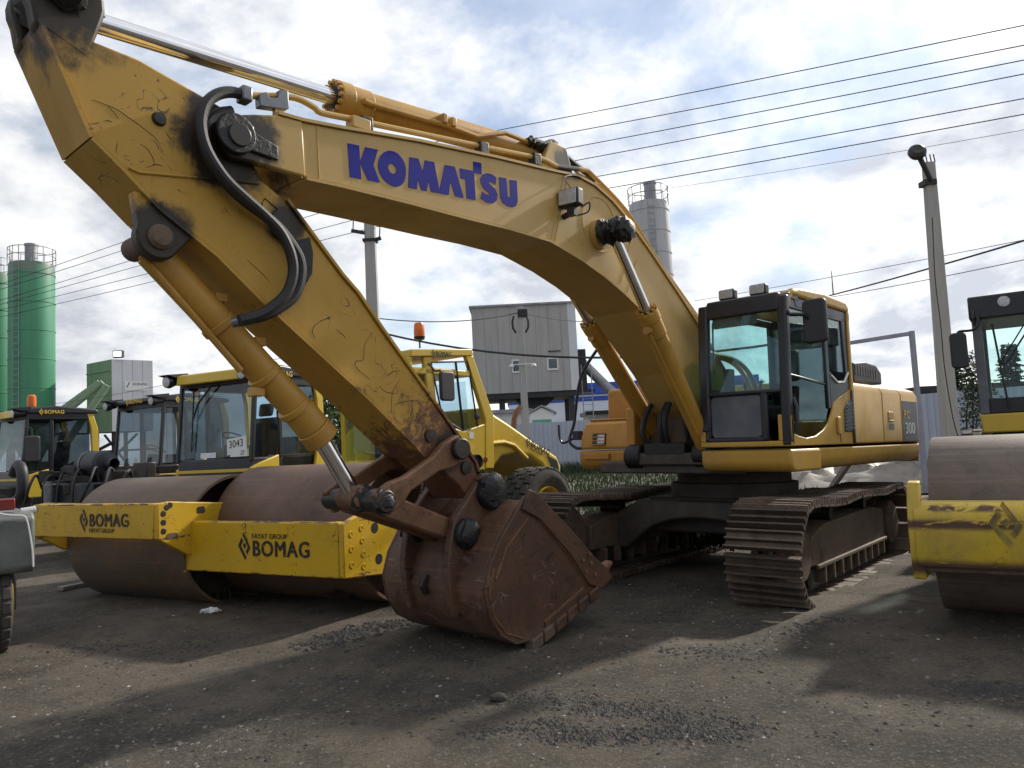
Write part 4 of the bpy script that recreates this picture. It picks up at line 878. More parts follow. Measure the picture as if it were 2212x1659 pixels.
def wedge_panel(poly, y, t, name, mat, par, bev=.01): return MB().prism(poly, 1, y-t/2, y+t/2).build(name, mat, par, bev)
def modern_cab(root, T, lamp=True, number=False, header='side', wiper=True, front='black', glass='glass_roller'):
    """rounded black and yellow cab of the newer rollers; T: cab frame inside the roller"""
    W_, XF, XR = .74, .66, -.66
    def B(m, name, mat, par=root, bev=.012, **k):
        m.v = [tuple(T @ Vector(v)) for v in m.v]; return m.build(name, mat, par, bev, **k)
    lower = MB(); lower.prism([(XR, .95), (XF+.02, .95), (XF+.06, 1.25), (XF+.04, 1.60), (XR, 1.60)], 1, -W_, W_)
    cab = B(lower, 'cab', 'black_paint', bev=.03)
    xfz = lambda z: XF+.05-.10*(z-1.6)/1.2
    q = MB()
    for s in (1, -1):
        q.prism([(xfz(1.55), 1.55), (xfz(2.78), 2.78), (xfz(2.78)-.06, 2.78), (xfz(1.55)-.06, 1.55)], 1, s*W_-.03, s*W_+.03)
        q.prism([(.10, 1.58), (.17, 1.58), (.17, 2.75), (.10, 2.75)], 1, s*W_-.03, s*W_+.02)
    q.box(xfz(2.7)-.05, xfz(2.7), -W_, W_, 2.66, 2.80); q.box(XR, XR+.05, -W_, W_, 2.66, 2.80)
    for s in (1, -1): q.box(XR, XF-.08, s*W_-.03, s*W_+.03, 2.64, 2.80)
    B(q, 'cab_frame', 'black_paint', cab)
    for s in (1, -1):
        P = [(XR-.02, 1.30), (XR-.14, 1.9), (XR-.12, 2.45), (XR-.02, 2.76), (XR+.10, 2.76), (XR+.02, 2.45), (XR+.0, 1.9), (XR+.13, 1.30), (XR+.30, 1.02), (XR+.10, .95)]
        B(MB().prism(P, 1, s*W_-.05, s*W_+.035), 'rear_pillar', 'cab_yellow', cab)
        F_ = [(XF+.07, 1.46), (XF+.05, 1.25), (XF-.10, 1.05), (.20, 1.05), (.20, 1.62), (XF-.10, 1.52)]
        B(MB().prism(F_, 1, s*W_-.01, s*W_+.04), 'corner_panel', 'cab_yellow', cab)
    B(MB().prism([(XF+.10, 2.76), (XF+.08, 2.85), (.1, 2.93), (XR-.1, 2.86), (XR-.14, 2.76)], 1, -W_-.06, W_+.06), 'roof', 'black_paint', cab, .03, seg=3)
    if front == 'yellow': B(MB().prism([(XF+.02, 2.70), (XF+.13, 2.70), (XF+.11, 2.84), (XF-.02, 2.87)], 1, -W_+.10, W_-.10), 'roof_front', 'cab_yellow', cab, .015)
    B(MB().box(XF+.045, XF+.07, -W_+.02, W_-.02, 1.40, 1.445), 'front_stripe', 'cab_yellow', cab, .005)
    g = MB(); g.add([(xfz(1.62)-.02, -W_+.03, 1.62), (xfz(1.62)-.02, W_-.03, 1.62), (xfz(2.68)-.02, W_-.03, 2.68), (xfz(2.68)-.02, -W_+.03, 2.68)], [(0, 1, 2, 3)])
    B(g, 'windscreen', glass, cab, 0, smooth=0)
    for s in (1, -1):
        g = MB(); g.add([(xfz(1.62)-.05, s*W_, 1.62), (xfz(2.66)-.05, s*W_, 2.66), (.17, s*W_, 2.66), (.17, s*W_, 1.62)], [(0, 1, 2, 3)]); B(g, 'side_window', glass, cab, 0, smooth=0)
        g = MB(); g.add([(.10, s*W_, 1.2), (.10, s*W_, 2.66), (XR+.05, s*W_, 2.66), (XR+.04, s*W_, 1.2)], [(0, 1, 2, 3)]); B(g, 'door_window', 'glass_dark', cab, 0, smooth=0)
    g = MB(); g.add([(XR+.01, -W_+.05, 1.62), (XR+.01, W_-.05, 1.62), (XR+.01, W_-.05, 2.66), (XR+.01, -W_+.05, 2.66)], [(0, 1, 2, 3)]); B(g, 'rear_window', glass, cab, 0, smooth=0)
    q = MB(); q.box(-.35, .05, -.25, .25, 1.3, 1.62); q.prism([(-.38, 1.6), (-.26, 1.6), (-.34, 2.2), (-.45, 2.2)], 1, -.25, .25); q.prism([(-.36, 2.22), (-.3, 2.22), (-.34, 2.42), (-.41, 2.42)], 1, -.14, .14)
    B(q, 'seat', 'seat_cloth', cab, .04)
    q = MB(); q.prism([(.30, 1.2), (.50, 1.2), (.40, 1.80), (.32, 1.80)], 1, -.10, .10); q.lathe([(.17, -.012), (.19, 0), (.17, .012), (.155, 0)], (.30, 0, 1.90), (-.45, 0, .9), 22, True); q.tube([(.30, -.16, 1.9), (.30, .16, 1.9)], .012, 5); q.box(.05, .3, .28, .42, 1.5, 1.78)
    B(q, 'steering_console', 'seat_cloth', cab, .008)
    for s in (1, -1):
        q = MB(); q.lathe([(0, .0), (.085, .0), (.095, -.05), (.06, -.14), (.04, -.22)], (XF+.20, s*(W_+.02), 2.76), (1, 0, -.05), 18)
        q.prism([(XF+.26, 2.86), (XF-.1, 2.90), (XF-.1, 2.82), (XF+.1, 2.82)], 1, s*(W_+.02)-.11, s*(W_+.02)+.11)
        lo_ = B(q, 'work_lamp', 'black_paint', cab, 0)
        B(MB().lathe([(0, .012), (.07, .006), (.078, -.004)], (XF+.20, s*(W_+.02), 2.76), (1, 0, -.05), 18), 'lamp_lens', 'lamp_glass', lo_, 0)
    if wiper:
        q = MB(); q.tube([(xfz(2.75)+.05, .05, 2.74), (xfz(2.4)+.04, -.30, 2.42), (xfz(2.1)+.02, -.42, 2.18)], .014, 6); q.tube([(xfz(2.5)+.02, -.42, 2.62), (xfz(1.75)+.02, -.42, 1.72)], .012, 6); q.tube([(xfz(2.75)+.05, .05, 2.74), (xfz(2.85)+.06, .16, 2.86)], .008, 5)
        B(q, 'wiper', 'rubber', cab, 0)
    tside = basis(T @ Vector((.35, W_+.062, 2.80)), T.to_3x3() @ Vector((-1, 0, 0)), T.to_3x3() @ Vector((0, 0, 1)))
    badge(tside.translation, T.to_3x3() @ Vector((-1, 0, 0)), T.to_3x3() @ Vector((0, 0, 1)), .075, 'decal_gold', cab, sub=False)
    if number:
        Tn = basis(T @ Vector((xfz(1.75)+.0, .30, 1.70)), T.to_3x3() @ Vector((0, 1, 0)), T.to_3x3() @ Vector((-.08, 0, 1)))
        q = MB(); q.box(-.02, .36, -.06, .17, -.001, .001, Tn @ Matrix.Rotation(.10, 4, 'Z')); q.build('number_card', 'paper', cab)
        text_mb('3043', .105, Tn @ Matrix.Rotation(.10, 4, 'Z') @ Matrix.Translation((.02, .035, .003)), .95, -.004).build('lettering', 'decal_black', cab, smooth=0)
        MB().box(.05, .38, -.085, .02, .002, .004, Tn).build('number_card', 'paper', cab); MB().box(-.55, -.24, -.085, -.01, .0, .002, Tn).build('paper_slip', 'paper', cab)
        text_mb('27', .06, Tn @ Matrix.Translation((.25, -.06, .006)), .9, .0).build('lettering', 'decal_black', cab, smooth=0)
    return cab
def rear_body(root, T, col='cab_yellow', low=False):
    def B(m, name, mat, par=root, bev=.02, **k):
        m.v = [tuple(T @ Vector(v)) for v in m.v]; return m.build(name, mat, par, bev, **k)
    h = B(MB().prism([(-.70, .75), (-.70, 1.62), (-1.2, 1.58), (-1.9, 1.42), (-2.5, 1.15), (-2.62, .95), (-2.6, .70), (-2.0, .62)], 1, -.66, .66), 'hood', col, bev=.06, seg=3)
    B(MB().box(-2.4, .85, -.55, .55, .50, .96), 'chassis', 'black_paint', bev=.02)
    for s in (1, -1): tyre(root, tuple(T @ Vector((-1.35, s*.83, .74))), side=s, T=None) if False else None
    return h
def wheels(root, T, x=-1.35, r=.74, mat=None):
    for s in (1, -1):
        e = tyre(root, (x, s*.83, r), r, .52, s, T)
def yoke(root, p_from, p_to, z=.62):
    a, b = Vector(p_from), Vector(p_to); d = (b-a).normalized(); n_ = Vector((-d.y, d.x, 0))*.28
    MB().add([a+n_+Vector((0, 0, .45)), a-n_+Vector((0, 0, .45)), b-n_+Vector((0, 0, .45)), b+n_+Vector((0, 0, .45)), a+n_+Vector((0, 0, .85)), a-n_+Vector((0, 0, .85)), b-n_+Vector((0, 0, .85)), b+n_+Vector((0, 0, .85))],
             [(0,3,2,1),(4,5,6,7),(0,1,5,4),(1,2,6,5),(2,3,7,6),(3,0,4,7)]).build('articulation_joint', 'steel_dark', root, .03)

# ---- roller beside the bucket (yellow cab with beacon)
R2 = frame(29.0, (-2.16, 8.70, 0)); r2 = empty('road_roller', R2, 'yellow road roller with orange cab beacon, its brown drum behind the rusty bucket', 'road roller', 'road rollers parked in the yard')
drum(r2, 'drum_brown')
bm = MB().box(.93, 1.06, -1.12, 1.10, .42, .94).build('front_beam', 'roller_yellow', r2, .012)
MB().box(.94, 1.065, -1.145, -1.06, .40, .935).build('beam_end', 'roller_yellow', bm, .010)
badge((1.062, -.16, .70), (0, 1, 0), (0, 0, 1), .150, 'decal_print', bm, 'left', True, .98)
for s in (1, -1):
    po_ = [(1.06, .42), (1.06, .93), (.80, 1.0), (.35, 1.0), (-.15, .92), (-.9, .92), (-1.1, .80), (-1.1, .45), (-.2, .40), (.45, .36)]
    sp = MB().prism(po_, 1, s*1.105, s*1.165).build('side_frame', 'roller_yellow', r2, .012)
    for x, z in ((.95, .82), (.95, .68), (.95, .53), (.80, .86), (.79, .74), (.78, .61), (.78, .49)):
        MB().lathe([(.0, .0025), (.016, .0025), (.018, .006), (.028, .006), (.031, .0)], (x, s*1.165, z), (0, s, 0), 14).build('bolt', 'roller_yellow', sp)
    for x, z in ((.60, .84), (.55, .53)): MB().lathe([(0, .003), (.052, .003), (.055, .0)], (x, s*1.165, z), (0, s, 0), 20).build('port_hole', 'decal_black', sp)
    for k in range(7): MB().lathe([(0, .016), (.02, .014), (.022, .0)], (.16, s*1.165, .46+.07*k), (0, s, 0), 8).build('bolt', 'roller_yellow', sp)
    MB().box(.12, .135, s*1.163, s*1.173, .42, .95).build('hinge_strip', 'roller_yellow', sp)
RC = frame(40.0, (-1.56, 11.2, -.08)); TC = R2.inverted() @ RC
def C3(m, name, mat, par=r2, bev=.012, **k):
    m.v = [tuple(TC @ Vector(v)) for v in m.v]; return m.build(name, mat, par, bev, **k)
Yc, Xc = .70, .62
xs_ = lambda pts: fxz(RC, pts, Yc)
# left side of the cab traced on its plane
q = MB()
q.prism(xs_([(884, 755), (1016, 754), (1019, 769), (884, 771)]), 1, -Yc-.03, Yc+.04)
cabC = C3(q, 'cab', 'cab_yellow', bev=.015)
C3(MB().prism([(-.62, 2.80), (.60, 2.80), (.62, 2.70), (-.64, 2.70)], 1, -Yc-.02, Yc+.02), 'roof', 'cab_yellow', cabC, .02)
C3(MB().prism([(Xc-.10, 2.62), (Xc+.10, 2.62), (Xc+.08, 2.80), (Xc-.12, 2.80)], 1, -Yc, Yc), 'roof_visor', 'black_paint', cabC, .015)
for s in (1, -1):
    q = MB()
    q.prism(xs_([(1004, 769), (1019, 769), (1064, 900), (1064, 1012), (1046, 1012), (1046, 905)]), 1, s*Yc-.05, s*Yc+.03)
    q.prism(xs_([(913, 771), (931, 771), (945, 905), (930, 905)]), 1, s*Yc-.05, s*Yc+.02)
    q.prism(xs_([(880, 771), (888, 771), (893, 905), (884, 905)]), 1, s*Yc-.05, s*Yc+.02)
    C3(q, 'pillar', 'cab_yellow', cabC)
    C3(MB().prism(xs_([(884, 905), (945, 905), (955, 915), (999, 932), (1046, 915), (1046, 1015), (884, 1018)]), 1, s*Yc-.06, s*Yc+.025), 'lower_panel', 'cab_yellow', cabC)
    q = MB()
    for P in ([(929, 783), (1009, 781), (1031, 925), (999, 931), (955, 903)],):
        pp = xs_(P)
        for i in range(len(pp)):
            a, b = pp[i], pp[(i+1) % len(pp)]; q.tube([(a[0], s*(Yc+.012), a[1]), (b[0], s*(Yc+.012), b[1])], .014, 6)
    a, b = xs_([(983, 782), (999, 928)]); q.tube([(a[0], s*(Yc+.012), a[1]), (b[0], s*(Yc+.012), b[1])], .02, 6)
    C3(q, 'window_frame', 'black_paint', cabC, 0)
    for P in ([(929, 783), (983, 782), (999, 931), (955, 903)], [(983, 782), (1009, 781), (1031, 925), (999, 931)], [(888, 785), (913, 784), (925, 905), (893, 905)]):
        C3(MB().add([(x, s*Yc, z) for x, z in xs_(P)], [tuple(range(4))]), 'pane', 'glass_roller', cabC, 0, smooth=0)
bx = onto(RC, 1030, 899, 1, Yc+.03); C3(MB().lathe([(0, .03), (.05, .025), (.06, 0)], bx, (0, 1, 0), 16), 'door_lock', 'black_paint', cabC, 0)
bx = onto(RC, 1028, 997, 1, Yc+.03); C3(MB().lathe([(0, .015), (.085, .015), (.10, .05), (.11, 0)], bx, (0, 1, 0), 20), 'filler_neck', 'black_paint', cabC, 0)
bx = onto(RC, 1049, 993, 1, Yc+.03); C3(MB().lathe([(0, .008), (.04, .008), (.042, 0)], bx, (0, 1, 0), 16), 'reflector', 'red_plastic', cabC, 0)
for py_ in (941, 966, 978): 
    bx = onto(RC, 1019, py_, 1, Yc+.03); C3(MB().box(bx.x-.045, bx.x+.045, Yc+.026, Yc+.029, bx.z-.045, bx.z+.05), 'sticker', 'paper' if py_ == 941 else 'decal_gold', cabC, 0)
C3(MB().add([(Xc+.02, -Yc+.04, 1.55), (Xc+.02, Yc-.04, 1.55), (Xc+.0, Yc-.04, 2.64), (Xc+.0, -Yc+.04, 2.64)], [(0, 1, 2, 3)]), 'windscreen', 'glass_roller', cabC, 0, smooth=0)
C3(MB().add([(-Xc, -Yc+.04, 1.6), (-Xc, Yc-.04, 1.6), (-Xc+.05, Yc-.04, 2.64), (-Xc+.05, -Yc+.04, 2.64)], [(0, 1, 2, 3)]), 'rear_window', 'glass_roller', cabC, 0, smooth=0)
q = MB(); q.prism([(Xc-.06, 1.0), (Xc+.06, 1.05), (Xc+.06, 1.50), (Xc-.06, 1.56)], 1, -Yc-.02, Yc+.01)
fp = C3(q, 'front_panel', 'cab_yellow', cabC, .02)
for k in range(4):
    for j in range(3): C3(MB().box(Xc+.055, Xc+.075, -.30+.13*k, -.20+.13*k, 1.24+.055*j, 1.26+.055*j), 'louvre', 'cab_yellow', fp, .004)
for s in (1, -1):
    C3(MB().box(Xc-.05, Xc+.04, s*Yc-.04, s*Yc+.04, 1.5, 2.66), 'front_pillar', 'cab_yellow', cabC, .01)
q = MB(); q.box(-.3, .1, -.25, .25, 1.2, 1.62); q.prism([(-.34, 1.6), (-.22, 1.6), (-.30, 2.25), (-.42, 2.25)], 1, -.25, .25); q.box(.35, .5, -.2, .2, 1.2, 1.85); C3(q, 'seat', 'seat_cloth', cabC, .04)
mp = fxz(RC, [(949, 803), (978, 803), (981, 864), (952, 866)], Yc+.22); 
C3(MB().prism(rrect(min(p[0] for p in mp), max(p[0] for p in mp), min(p[1] for p in mp), max(p[1] for p in mp), .05), 1, Yc+.19, Yc+.25), 'side_mirror', 'plastic_dark', cabC, .02)
p0 = onto(RC, 926, 785, 1, Yc+.03); p1 = onto(RC, 952, 803, 1, Yc+.2); C3(MB().tube([p0, p0+Vector((0, .12, -.12)), p1+Vector((0, 0, .02)), p1], .016, 6), 'mirror_arm', 'black_paint', cabC, 0)
bc = onto(RC, 907, 752, 1, Yc-.02)
C3(MB().lathe([(0, 0), (.012, 0), (.012, .10), (.07, .12), (.08, .16), (0, .16)], bc, (0, 0, 1), 16), 'beacon_base', 'black_paint', cabC, 0)
C3(MB().lathe([(.075, .16), (.078, .20), (.072, .32), (.055, .355), (0, .365)], bc, (0, 0, 1), 18), 'beacon', 'amber', cabC, 0)
bt = onto(RC, 936, 762, 1, Yc+.042); badge(TC @ bt, TC.to_3x3() @ Vector((-1, 0, 0)), TC.to_3x3() @ Vector((0, 0, 1)), .062, 'decal_black', cabC, 'right', True)
hd = xs_([(1046, 878), (1075, 896), (1104, 915), (1154, 951), (1185, 970), (1208, 986), (1216, 1005), (1217, 1030), (1190, 1030), (1175, 1003), (1150, 985), (1120, 978), (1090, 985), (1072, 1010), (1046, 1012)])
hood = C3(MB().prism(hd, 1, -.70, .66), 'hood', 'cab_yellow', bev=.05, seg=3)
C3(MB().tube([(x, .68, z) for x, z in xs_([(1060, 958), (1090, 955), (1112, 962), (1128, 978), (1140, 990)])], .035, 8), 'arch_trim', 'cab_yellow', hood, 0)
bt = onto(RC, 1141, 955, 1, .664); sl_ = Vector((-1, 0, -.36)).normalized(); upv = Vector((-.36, 0, 1)).normalized()
badge(TC @ bt, TC.to_3x3() @ sl_, TC.to_3x3() @ upv, .10, 'decal_black', hood)
bt = onto(RC, 1059, 951, 1, .664); text_mb('BW 216D-40', .085, TC @ basis(bt, (-1, 0, 0), (0, 0, 1)), 1.1, .0).build('lettering', 'decal_gold', hood, smooth=0)
gp_ = xs_([(1186, 984), (1207, 995), (1211, 1016), (1197, 1014)]); C3(MB().prism(gp_, 1, .655, .668), 'rear_grille', 'black_paint', hood, 0)
C3(MB().box(-2.2, .8, -.55, .55, .48, 1.0), 'chassis', 'black_paint')
tw = onto(RC, 1158, 1052, 1, .86)
for s in (1, -1): tyre(r2, (tw.x, s*.86, .64), .66, .52, s, TC)
C3(MB().tube([(-1.05, -.25, 1.5), (-1.05, -.25, 1.95)], .055, 12), 'air_intake', 'black_paint')
ex = [onto(RC, *p, 1, 0) for p in ((1110, 925), (1111, 905), (1116, 890), (1124, 880))]; C3(MB().tube(ex, .05, 10), 'exhaust_pipe', 'link_rust', bev=0)
yoke(r2, (-.9, 0, 0), TC @ Vector((.75, 0, 0)))
# ---- roller with the number card
R1 = frame(29.0, (-4.18, 9.40, -.07)); r1 = empty('road_roller', R1, 'black and yellow road roller with a 3043 card in its windscreen', 'road roller', 'road rollers parked in the yard')
drum(r1, 'drum_ochre')
bm = MB().box(1.00, 1.10, -1.10, 1.07, .87, 1.24).build('front_beam', 'roller_yellow_old', r1, .012)
badge((1.104, -.12, 1.07), (0, 1, 0), (0, 0, 1), .135, 'decal_print', bm, 'right', True, .95)
for s in (1, -1):
    po_ = [(1.095, .87), (1.095, 1.235), (.95, 1.25), (.2, 1.17), (-.6, 1.03), (-1.1, .95), (-1.1, .60), (.2, .57), (.75, .67), (.95, .79)]
    sp = MB().prism(po_, 1, s*1.075, s*1.14).build('side_frame', 'roller_yellow_old', r1, .012)
    for x, z in ((1.03, 1.13), (1.03, 1.04), (1.03, .95), (.99, 1.19), (.95, 1.21)): MB().lathe([(0, .004), (.030, .003), (.034, .0)], (x, s*1.14, z), (0, s, 0), 12).build('bolt_hole', 'decal_black', sp)
    MB().prism(rrect(.52, .62, 1.09, 1.16, .02), 1, s*1.139, s*1.144).build('port_hole', 'decal_black', sp)
    MB().prism(rrect(.86, 1.0, .86, .92, .03), 1, s*1.139, s*1.144).build('slot', 'frame_mud', sp)
T1 = R1.inverted() @ frame(27.0, (-4.02, 11.55, .0))
modern_cab(r1, T1, True, True, front='yellow'); rear_body(r1, T1); wheels(r1, T1); yoke(r1, (-.9, 0, 0), T1 @ Vector((.8, 0, 0)))
# ---- roller with the open engine bay
T0w = frame(33.0, (-6.75, 14.9, -.05)); r0 = empty('road_roller', T0w, 'black road roller with bonnet off, its round air cleaner showing', 'road roller', 'road rollers parked in the yard')
I4 = Matrix.Identity(4)
modern_cab(r0, I4, True, False, wiper=False, glass='glass_smoke')
badge((.80, -.1, 2.80), (0, 1, 0), (0, 0, 1), .085, 'decal_gold', r0, sub=False)
MB().box(.70, 1.9, -.72, .72, .5, 1.35).build('chassis', 'black_paint', r0, .03)
ac = onto(T0w, 208, 1003, 0, 1.5)
MB().lathe([(0, -.35), (.20, -.35), (.24, -.30), (.24, .30), (.20, .35), (.09, .37), (.09, .6)], ac, (0, 1, 0), 26).build('air_cleaner', 'plastic_dark', r0)
MB().lathe([(.243, -.17), (.25, -.17), (.25, -.12), (.243, -.12)], ac, (0, 1, 0), 26).build('clamp_band', 'fitting', r0)
random.seed(11); m0, m1 = onto(T0w, 100, 1010, 0, 1.6), onto(T0w, 335, 1010, 0, 1.6)
eng = MB(); eng.box(.9, 1.5, m0.y, m1.y, .6, 1.42)
for k in range(44): eng.box(-.14, .14, -.12, .12, -.12, .12, Matrix.Translation((1.2+random.random()*.6, m0.y+(m1.y-m0.y)*random.random(), .9+random.random()*.62)) @ Matrix.Rotation(random.random()*3, 4, 'Z') @ Matrix.Diagonal((.5+random.random(), .4+random.random(), .3+random.random(), 1)))
eng.build('engine_block', 'steel_dark', r0, .015)
for k in range(7):
    y0 = m0.y+(m1.y-m0.y)*k/7; P = [(1.5+.2*random.random(), y0, 1.25), (1.8, y0+.2*random.random(), 1.50+.12*random.random()), (2.0, y0+.25, 1.35), (2.05, y0+.35*random.random(), 1.0)]
    MB().tube(smoothpath(P, 5), .018+.012*random.random(), 7).build('hose', 'rubber', r0)
fl0 = onto(T0w, 108, 1062, 0, 2.0); MB().lathe([(0, -.2), (.10, -.2), (.10, .12), (.07, .14), (.07, .18), (0, .18)], fl0, (0, 0, 1), 18).build('oil_filter', 'fitting', r0)
for k in range(2):
    MB().tube([(.82, -.55+.75*k, 1.0), (.82, -.55+.75*k, 1.62)], .014, 6).build('stay_rod', 'fitting', r0)
    MB().box(.80, .82, -.62+.75*k, -.48+.75*k, 1.58, 1.76).build('number_tag', 'paper', r0, .01)
wheels(r0, I4, -1.2)
MB().lathe([(0, 0), (.08, 0), (.085, .06), (.08, .20), (.05, .23), (0, .23)], (-.35, .35, 2.90), (0, 0, 1), 16).build('beacon', 'amber', r0)
# ---- roller at the far left with pipework
TDw = frame(38.0, (-10.15, 16.4, -.05)); rd = empty('road_roller', TDw, 'dark cabbed road roller with an orange beacon, parked in front of the green silos', 'road roller', 'road rollers parked in the yard')
modern_cab(rd, I4, True, False, wiper=False, front='yellow', glass='glass_smoke')
MB().box(.5, 1.6, -.7, .75, .5, 1.30).build('chassis', 'black_paint', rd, .03)
q = MB(); q.lathe([(0, 0), (.08, 0), (.085, .06), (.08, .22), (.05, .25), (0, .25)], (.35, .30, 2.94), (0, 0, 1), 16); q.build('beacon', 'amber', rd)
MB().tube(smoothpath([(1.1, 1.55, 1.55), (1.1, 1.75, 1.72), (1.1, 1.95, 1.6), (1.1, 1.95, 1.2), (1.15, 1.7, 1.02), (1.2, 1.2, .98), (1.2, .4, .98)], 5), [.10]*31, 12).build('exhaust_pipe', 'plastic_dark', rd)
MB().lathe([(0, 0), (.2, 0), (.2, 1.3), (0, 1.3)], (1.3, .1, 1.0), (0, 1, 0), 20).build('muffler', 'plastic_dark', rd)
mmp = (.55, 1.0, 2.0); MB().prism(rrect(.45, .75, 1.78, 2.3, .06), 1, .98, 1.04).build('side_mirror', 'plastic_dark', rd, .02)
MB().tube([(.62, .78, 2.5), (.6, 1.0, 2.45), (.6, 1.0, 2.3)], .016, 6).build('mirror_arm', 'black_paint', rd)
wheels(rd, I4, -1.2)
# ---- roller on the right, close to the camera
R4 = frame(34.0, (4.55, 6.15, 0)); r4 = empty('road_roller', R4, 'badly scratched yellow road roller with a grey brown drum, beside the crawler track', 'road roller', 'road rollers parked in the yard')
drum(r4, 'drum_grey', .735, 1.05)
prof = [(.86, .56), (1.02, .50), (1.06, .60), (1.06, .84)]+arc(.93, .86, .13, 0, 90, 6)+[(.80, .99)]
bm = MB().prism(prof, 1, -1.13, 1.16).build('front_beam', 'roller_yellow_worn', r4, .012)
el_ = onto(R4, 2172, 1132, 0, 1.064)
logo_mb(.34, basis((1.064, el_.y, el_.z), (0, 1, 0), (0, 0, 1))).build('emblem', 'decal_worn', bm, smooth=0)
for s in (1, -1):
    MB().prism([(1.02, .52), (1.06, .80), (1.02, .98), (.93, 1.14), (.84, 1.15), (.84, .98), (-1.0, .90), (-1.1, .5), (0, .42), (.7, .40), (.98, .40)], 1, s*1.13-.04, s*1.13+.05).build('side_frame', 'roller_yellow_worn', r4, .012)
MB().box(.78, .98, -1.1, 1.1, .46, .54).build('scraper', 'frame_mud', r4, .01)
R4c = frame(34.0, (6.55, 9.05, 0)); T4 = R4.inverted() @ R4c
def C4(m, name, mat, par=r4, bev=.012, **k):
    m.v = [tuple(T4 @ Vector(v)) for v in m.v]; return m.build(name, mat, par, bev, **k)
fc4 = .62; cl = onto(R4c, 2122, 936, 0, fc4)
Yl = cl.y; Yr = Yl+1.5
zt = onto(R4c, 2122, 640, 0, fc4).z; z1 = onto(R4c, 2122, 690, 0, fc4).z; z2 = onto(R4c, 2122, 895, 0, fc4).z; z3 = cl.z
cab4 = C4(MB().box(-.7, fc4, Yl, Yr, z3, z2), 'cab', 'cab_yellow', bev=.02)
C4(MB().box(-.75, fc4+.06, Yl-.02, Yr+.02, z1, zt), 'roof', 'black_paint', cab4, .02)
for yy_ in (Yl, Yr-.10): 
    C4(MB().box(fc4-.08, fc4, yy_, yy_+.10, z2, z1), 'front_pillar', 'dull_panel', cab4, .01); C4(MB().box(-.7, -.6, yy_, yy_+.10, z2, z1), 'rear_pillar', 'black_paint', cab4, .01)
zs = z2+.18
C4(MB().box(fc4-.06, fc4-.01, Yl+.1, Yr-.1, z2, zs), 'sill_panel', 'black_paint', cab4, .01)
C4(MB().add([(fc4-.03, Yl+.10, z2), (fc4-.03, Yr-.1, z2), (fc4-.03, Yr-.1, z1), (fc4-.03, Yl+.10, z1)], [(0, 1, 2, 3)]), 'windscreen', 'glass_teal', cab4, 0, smooth=0)
C4(MB().add([(-.65, Yl+.10, z2), (-.65, Yr-.1, z2), (-.65, Yr-.1, z1), (-.65, Yl+.10, z1)], [(0, 1, 2, 3)]), 'rear_window', 'glass_teal', cab4, 0, smooth=0)
for yy_ in (Yl+.03, Yr-.03): C4(MB().add([(-.6, yy_, z2), (fc4-.08, yy_, z2), (fc4-.08, yy_, z1), (-.6, yy_, z1)], [(0, 1, 2, 3)]), 'side_window', 'glass_teal', cab4, 0, smooth=0)
q = MB(); q.box(-.4, 0, Yl+.5, Yl+1.0, z3, z2+.1); q.prism([(-.45, z2), (-.3, z2), (-.38, z2+.55), (-.5, z2+.55)], 1, Yl+.5, Yl+1.0); q.box(.2, .4, Yl+.55, Yl+.9, z3, z2+.25); C4(q, 'seat', 'seat_cloth', cab4, .04)
lp = onto(R4c, 2168, 651, 0, fc4+.06); C4(MB().lathe([(0, .02), (.06, .015), (.065, 0)], (fc4+.062, lp.y, lp.z), (1, 0, 0), 20), 'lamp_lens', 'lamp_glass', cab4, 0)
wq = [onto(R4c, *p, 0, fc4+.02) for p in ((2143, 700), (2160, 785), (2180, 882))]; wq2 = [onto(R4c, *p, 0, fc4+.02) for p in ((2160, 785), (2174, 784), (2212, 725), (2260, 655))]
q = MB(); q.tube(wq, .012, 6); q.tube(wq2, .010, 6); q.tube([wq[1], onto(R4c, 2250, 640, 0, fc4+.02)], .008, 6); C4(q, 'wiper', 'rubber', cab4, 0)
mm = [onto(R4c, *p, 0, .75) for p in ((2056, 720), (2087, 722), (2084, 795), (2056, 795))]
C4(MB().prism(rrect(min(p.y for p in mm), max(p.y for p in mm), min(p.z for p in mm), max(p.z for p in mm), .05), 0, .70, .77), 'side_mirror', 'plastic_dark', cab4, .02, seg=3)
C4(MB().tube(smoothpath([onto(R4c, *p, 0, .74) for p in ((2068, 722), (2073, 716), (2100, 713), (2112, 702), (2113, 680))], 4), .016, 7), 'mirror_arm', 'black_paint', cab4, 0)
q = onto(R4c, 2112, 685, 0, .70); C4(MB().box(.55, .72, q.y-.03, Yl+.02, q.z-.09, q.z+.09), 'mirror_bracket', 'black_paint', cab4, .01)
rear_body(r4, T4 @ Matrix.Translation((0, Yl+.75, 0)))
for s in (1, -1): tyre(r4, (-1.35, Yl+.75+s*.83, .74), .74, .52, s, T4)
C4(MB().box(-.7, .55, Yl+.1, Yr-.1, .55, z3), 'cab_base', 'black_paint')
yoke(r4, (-.9, 0, 0), T4 @ Vector((.7, Yl+.75, 0)))
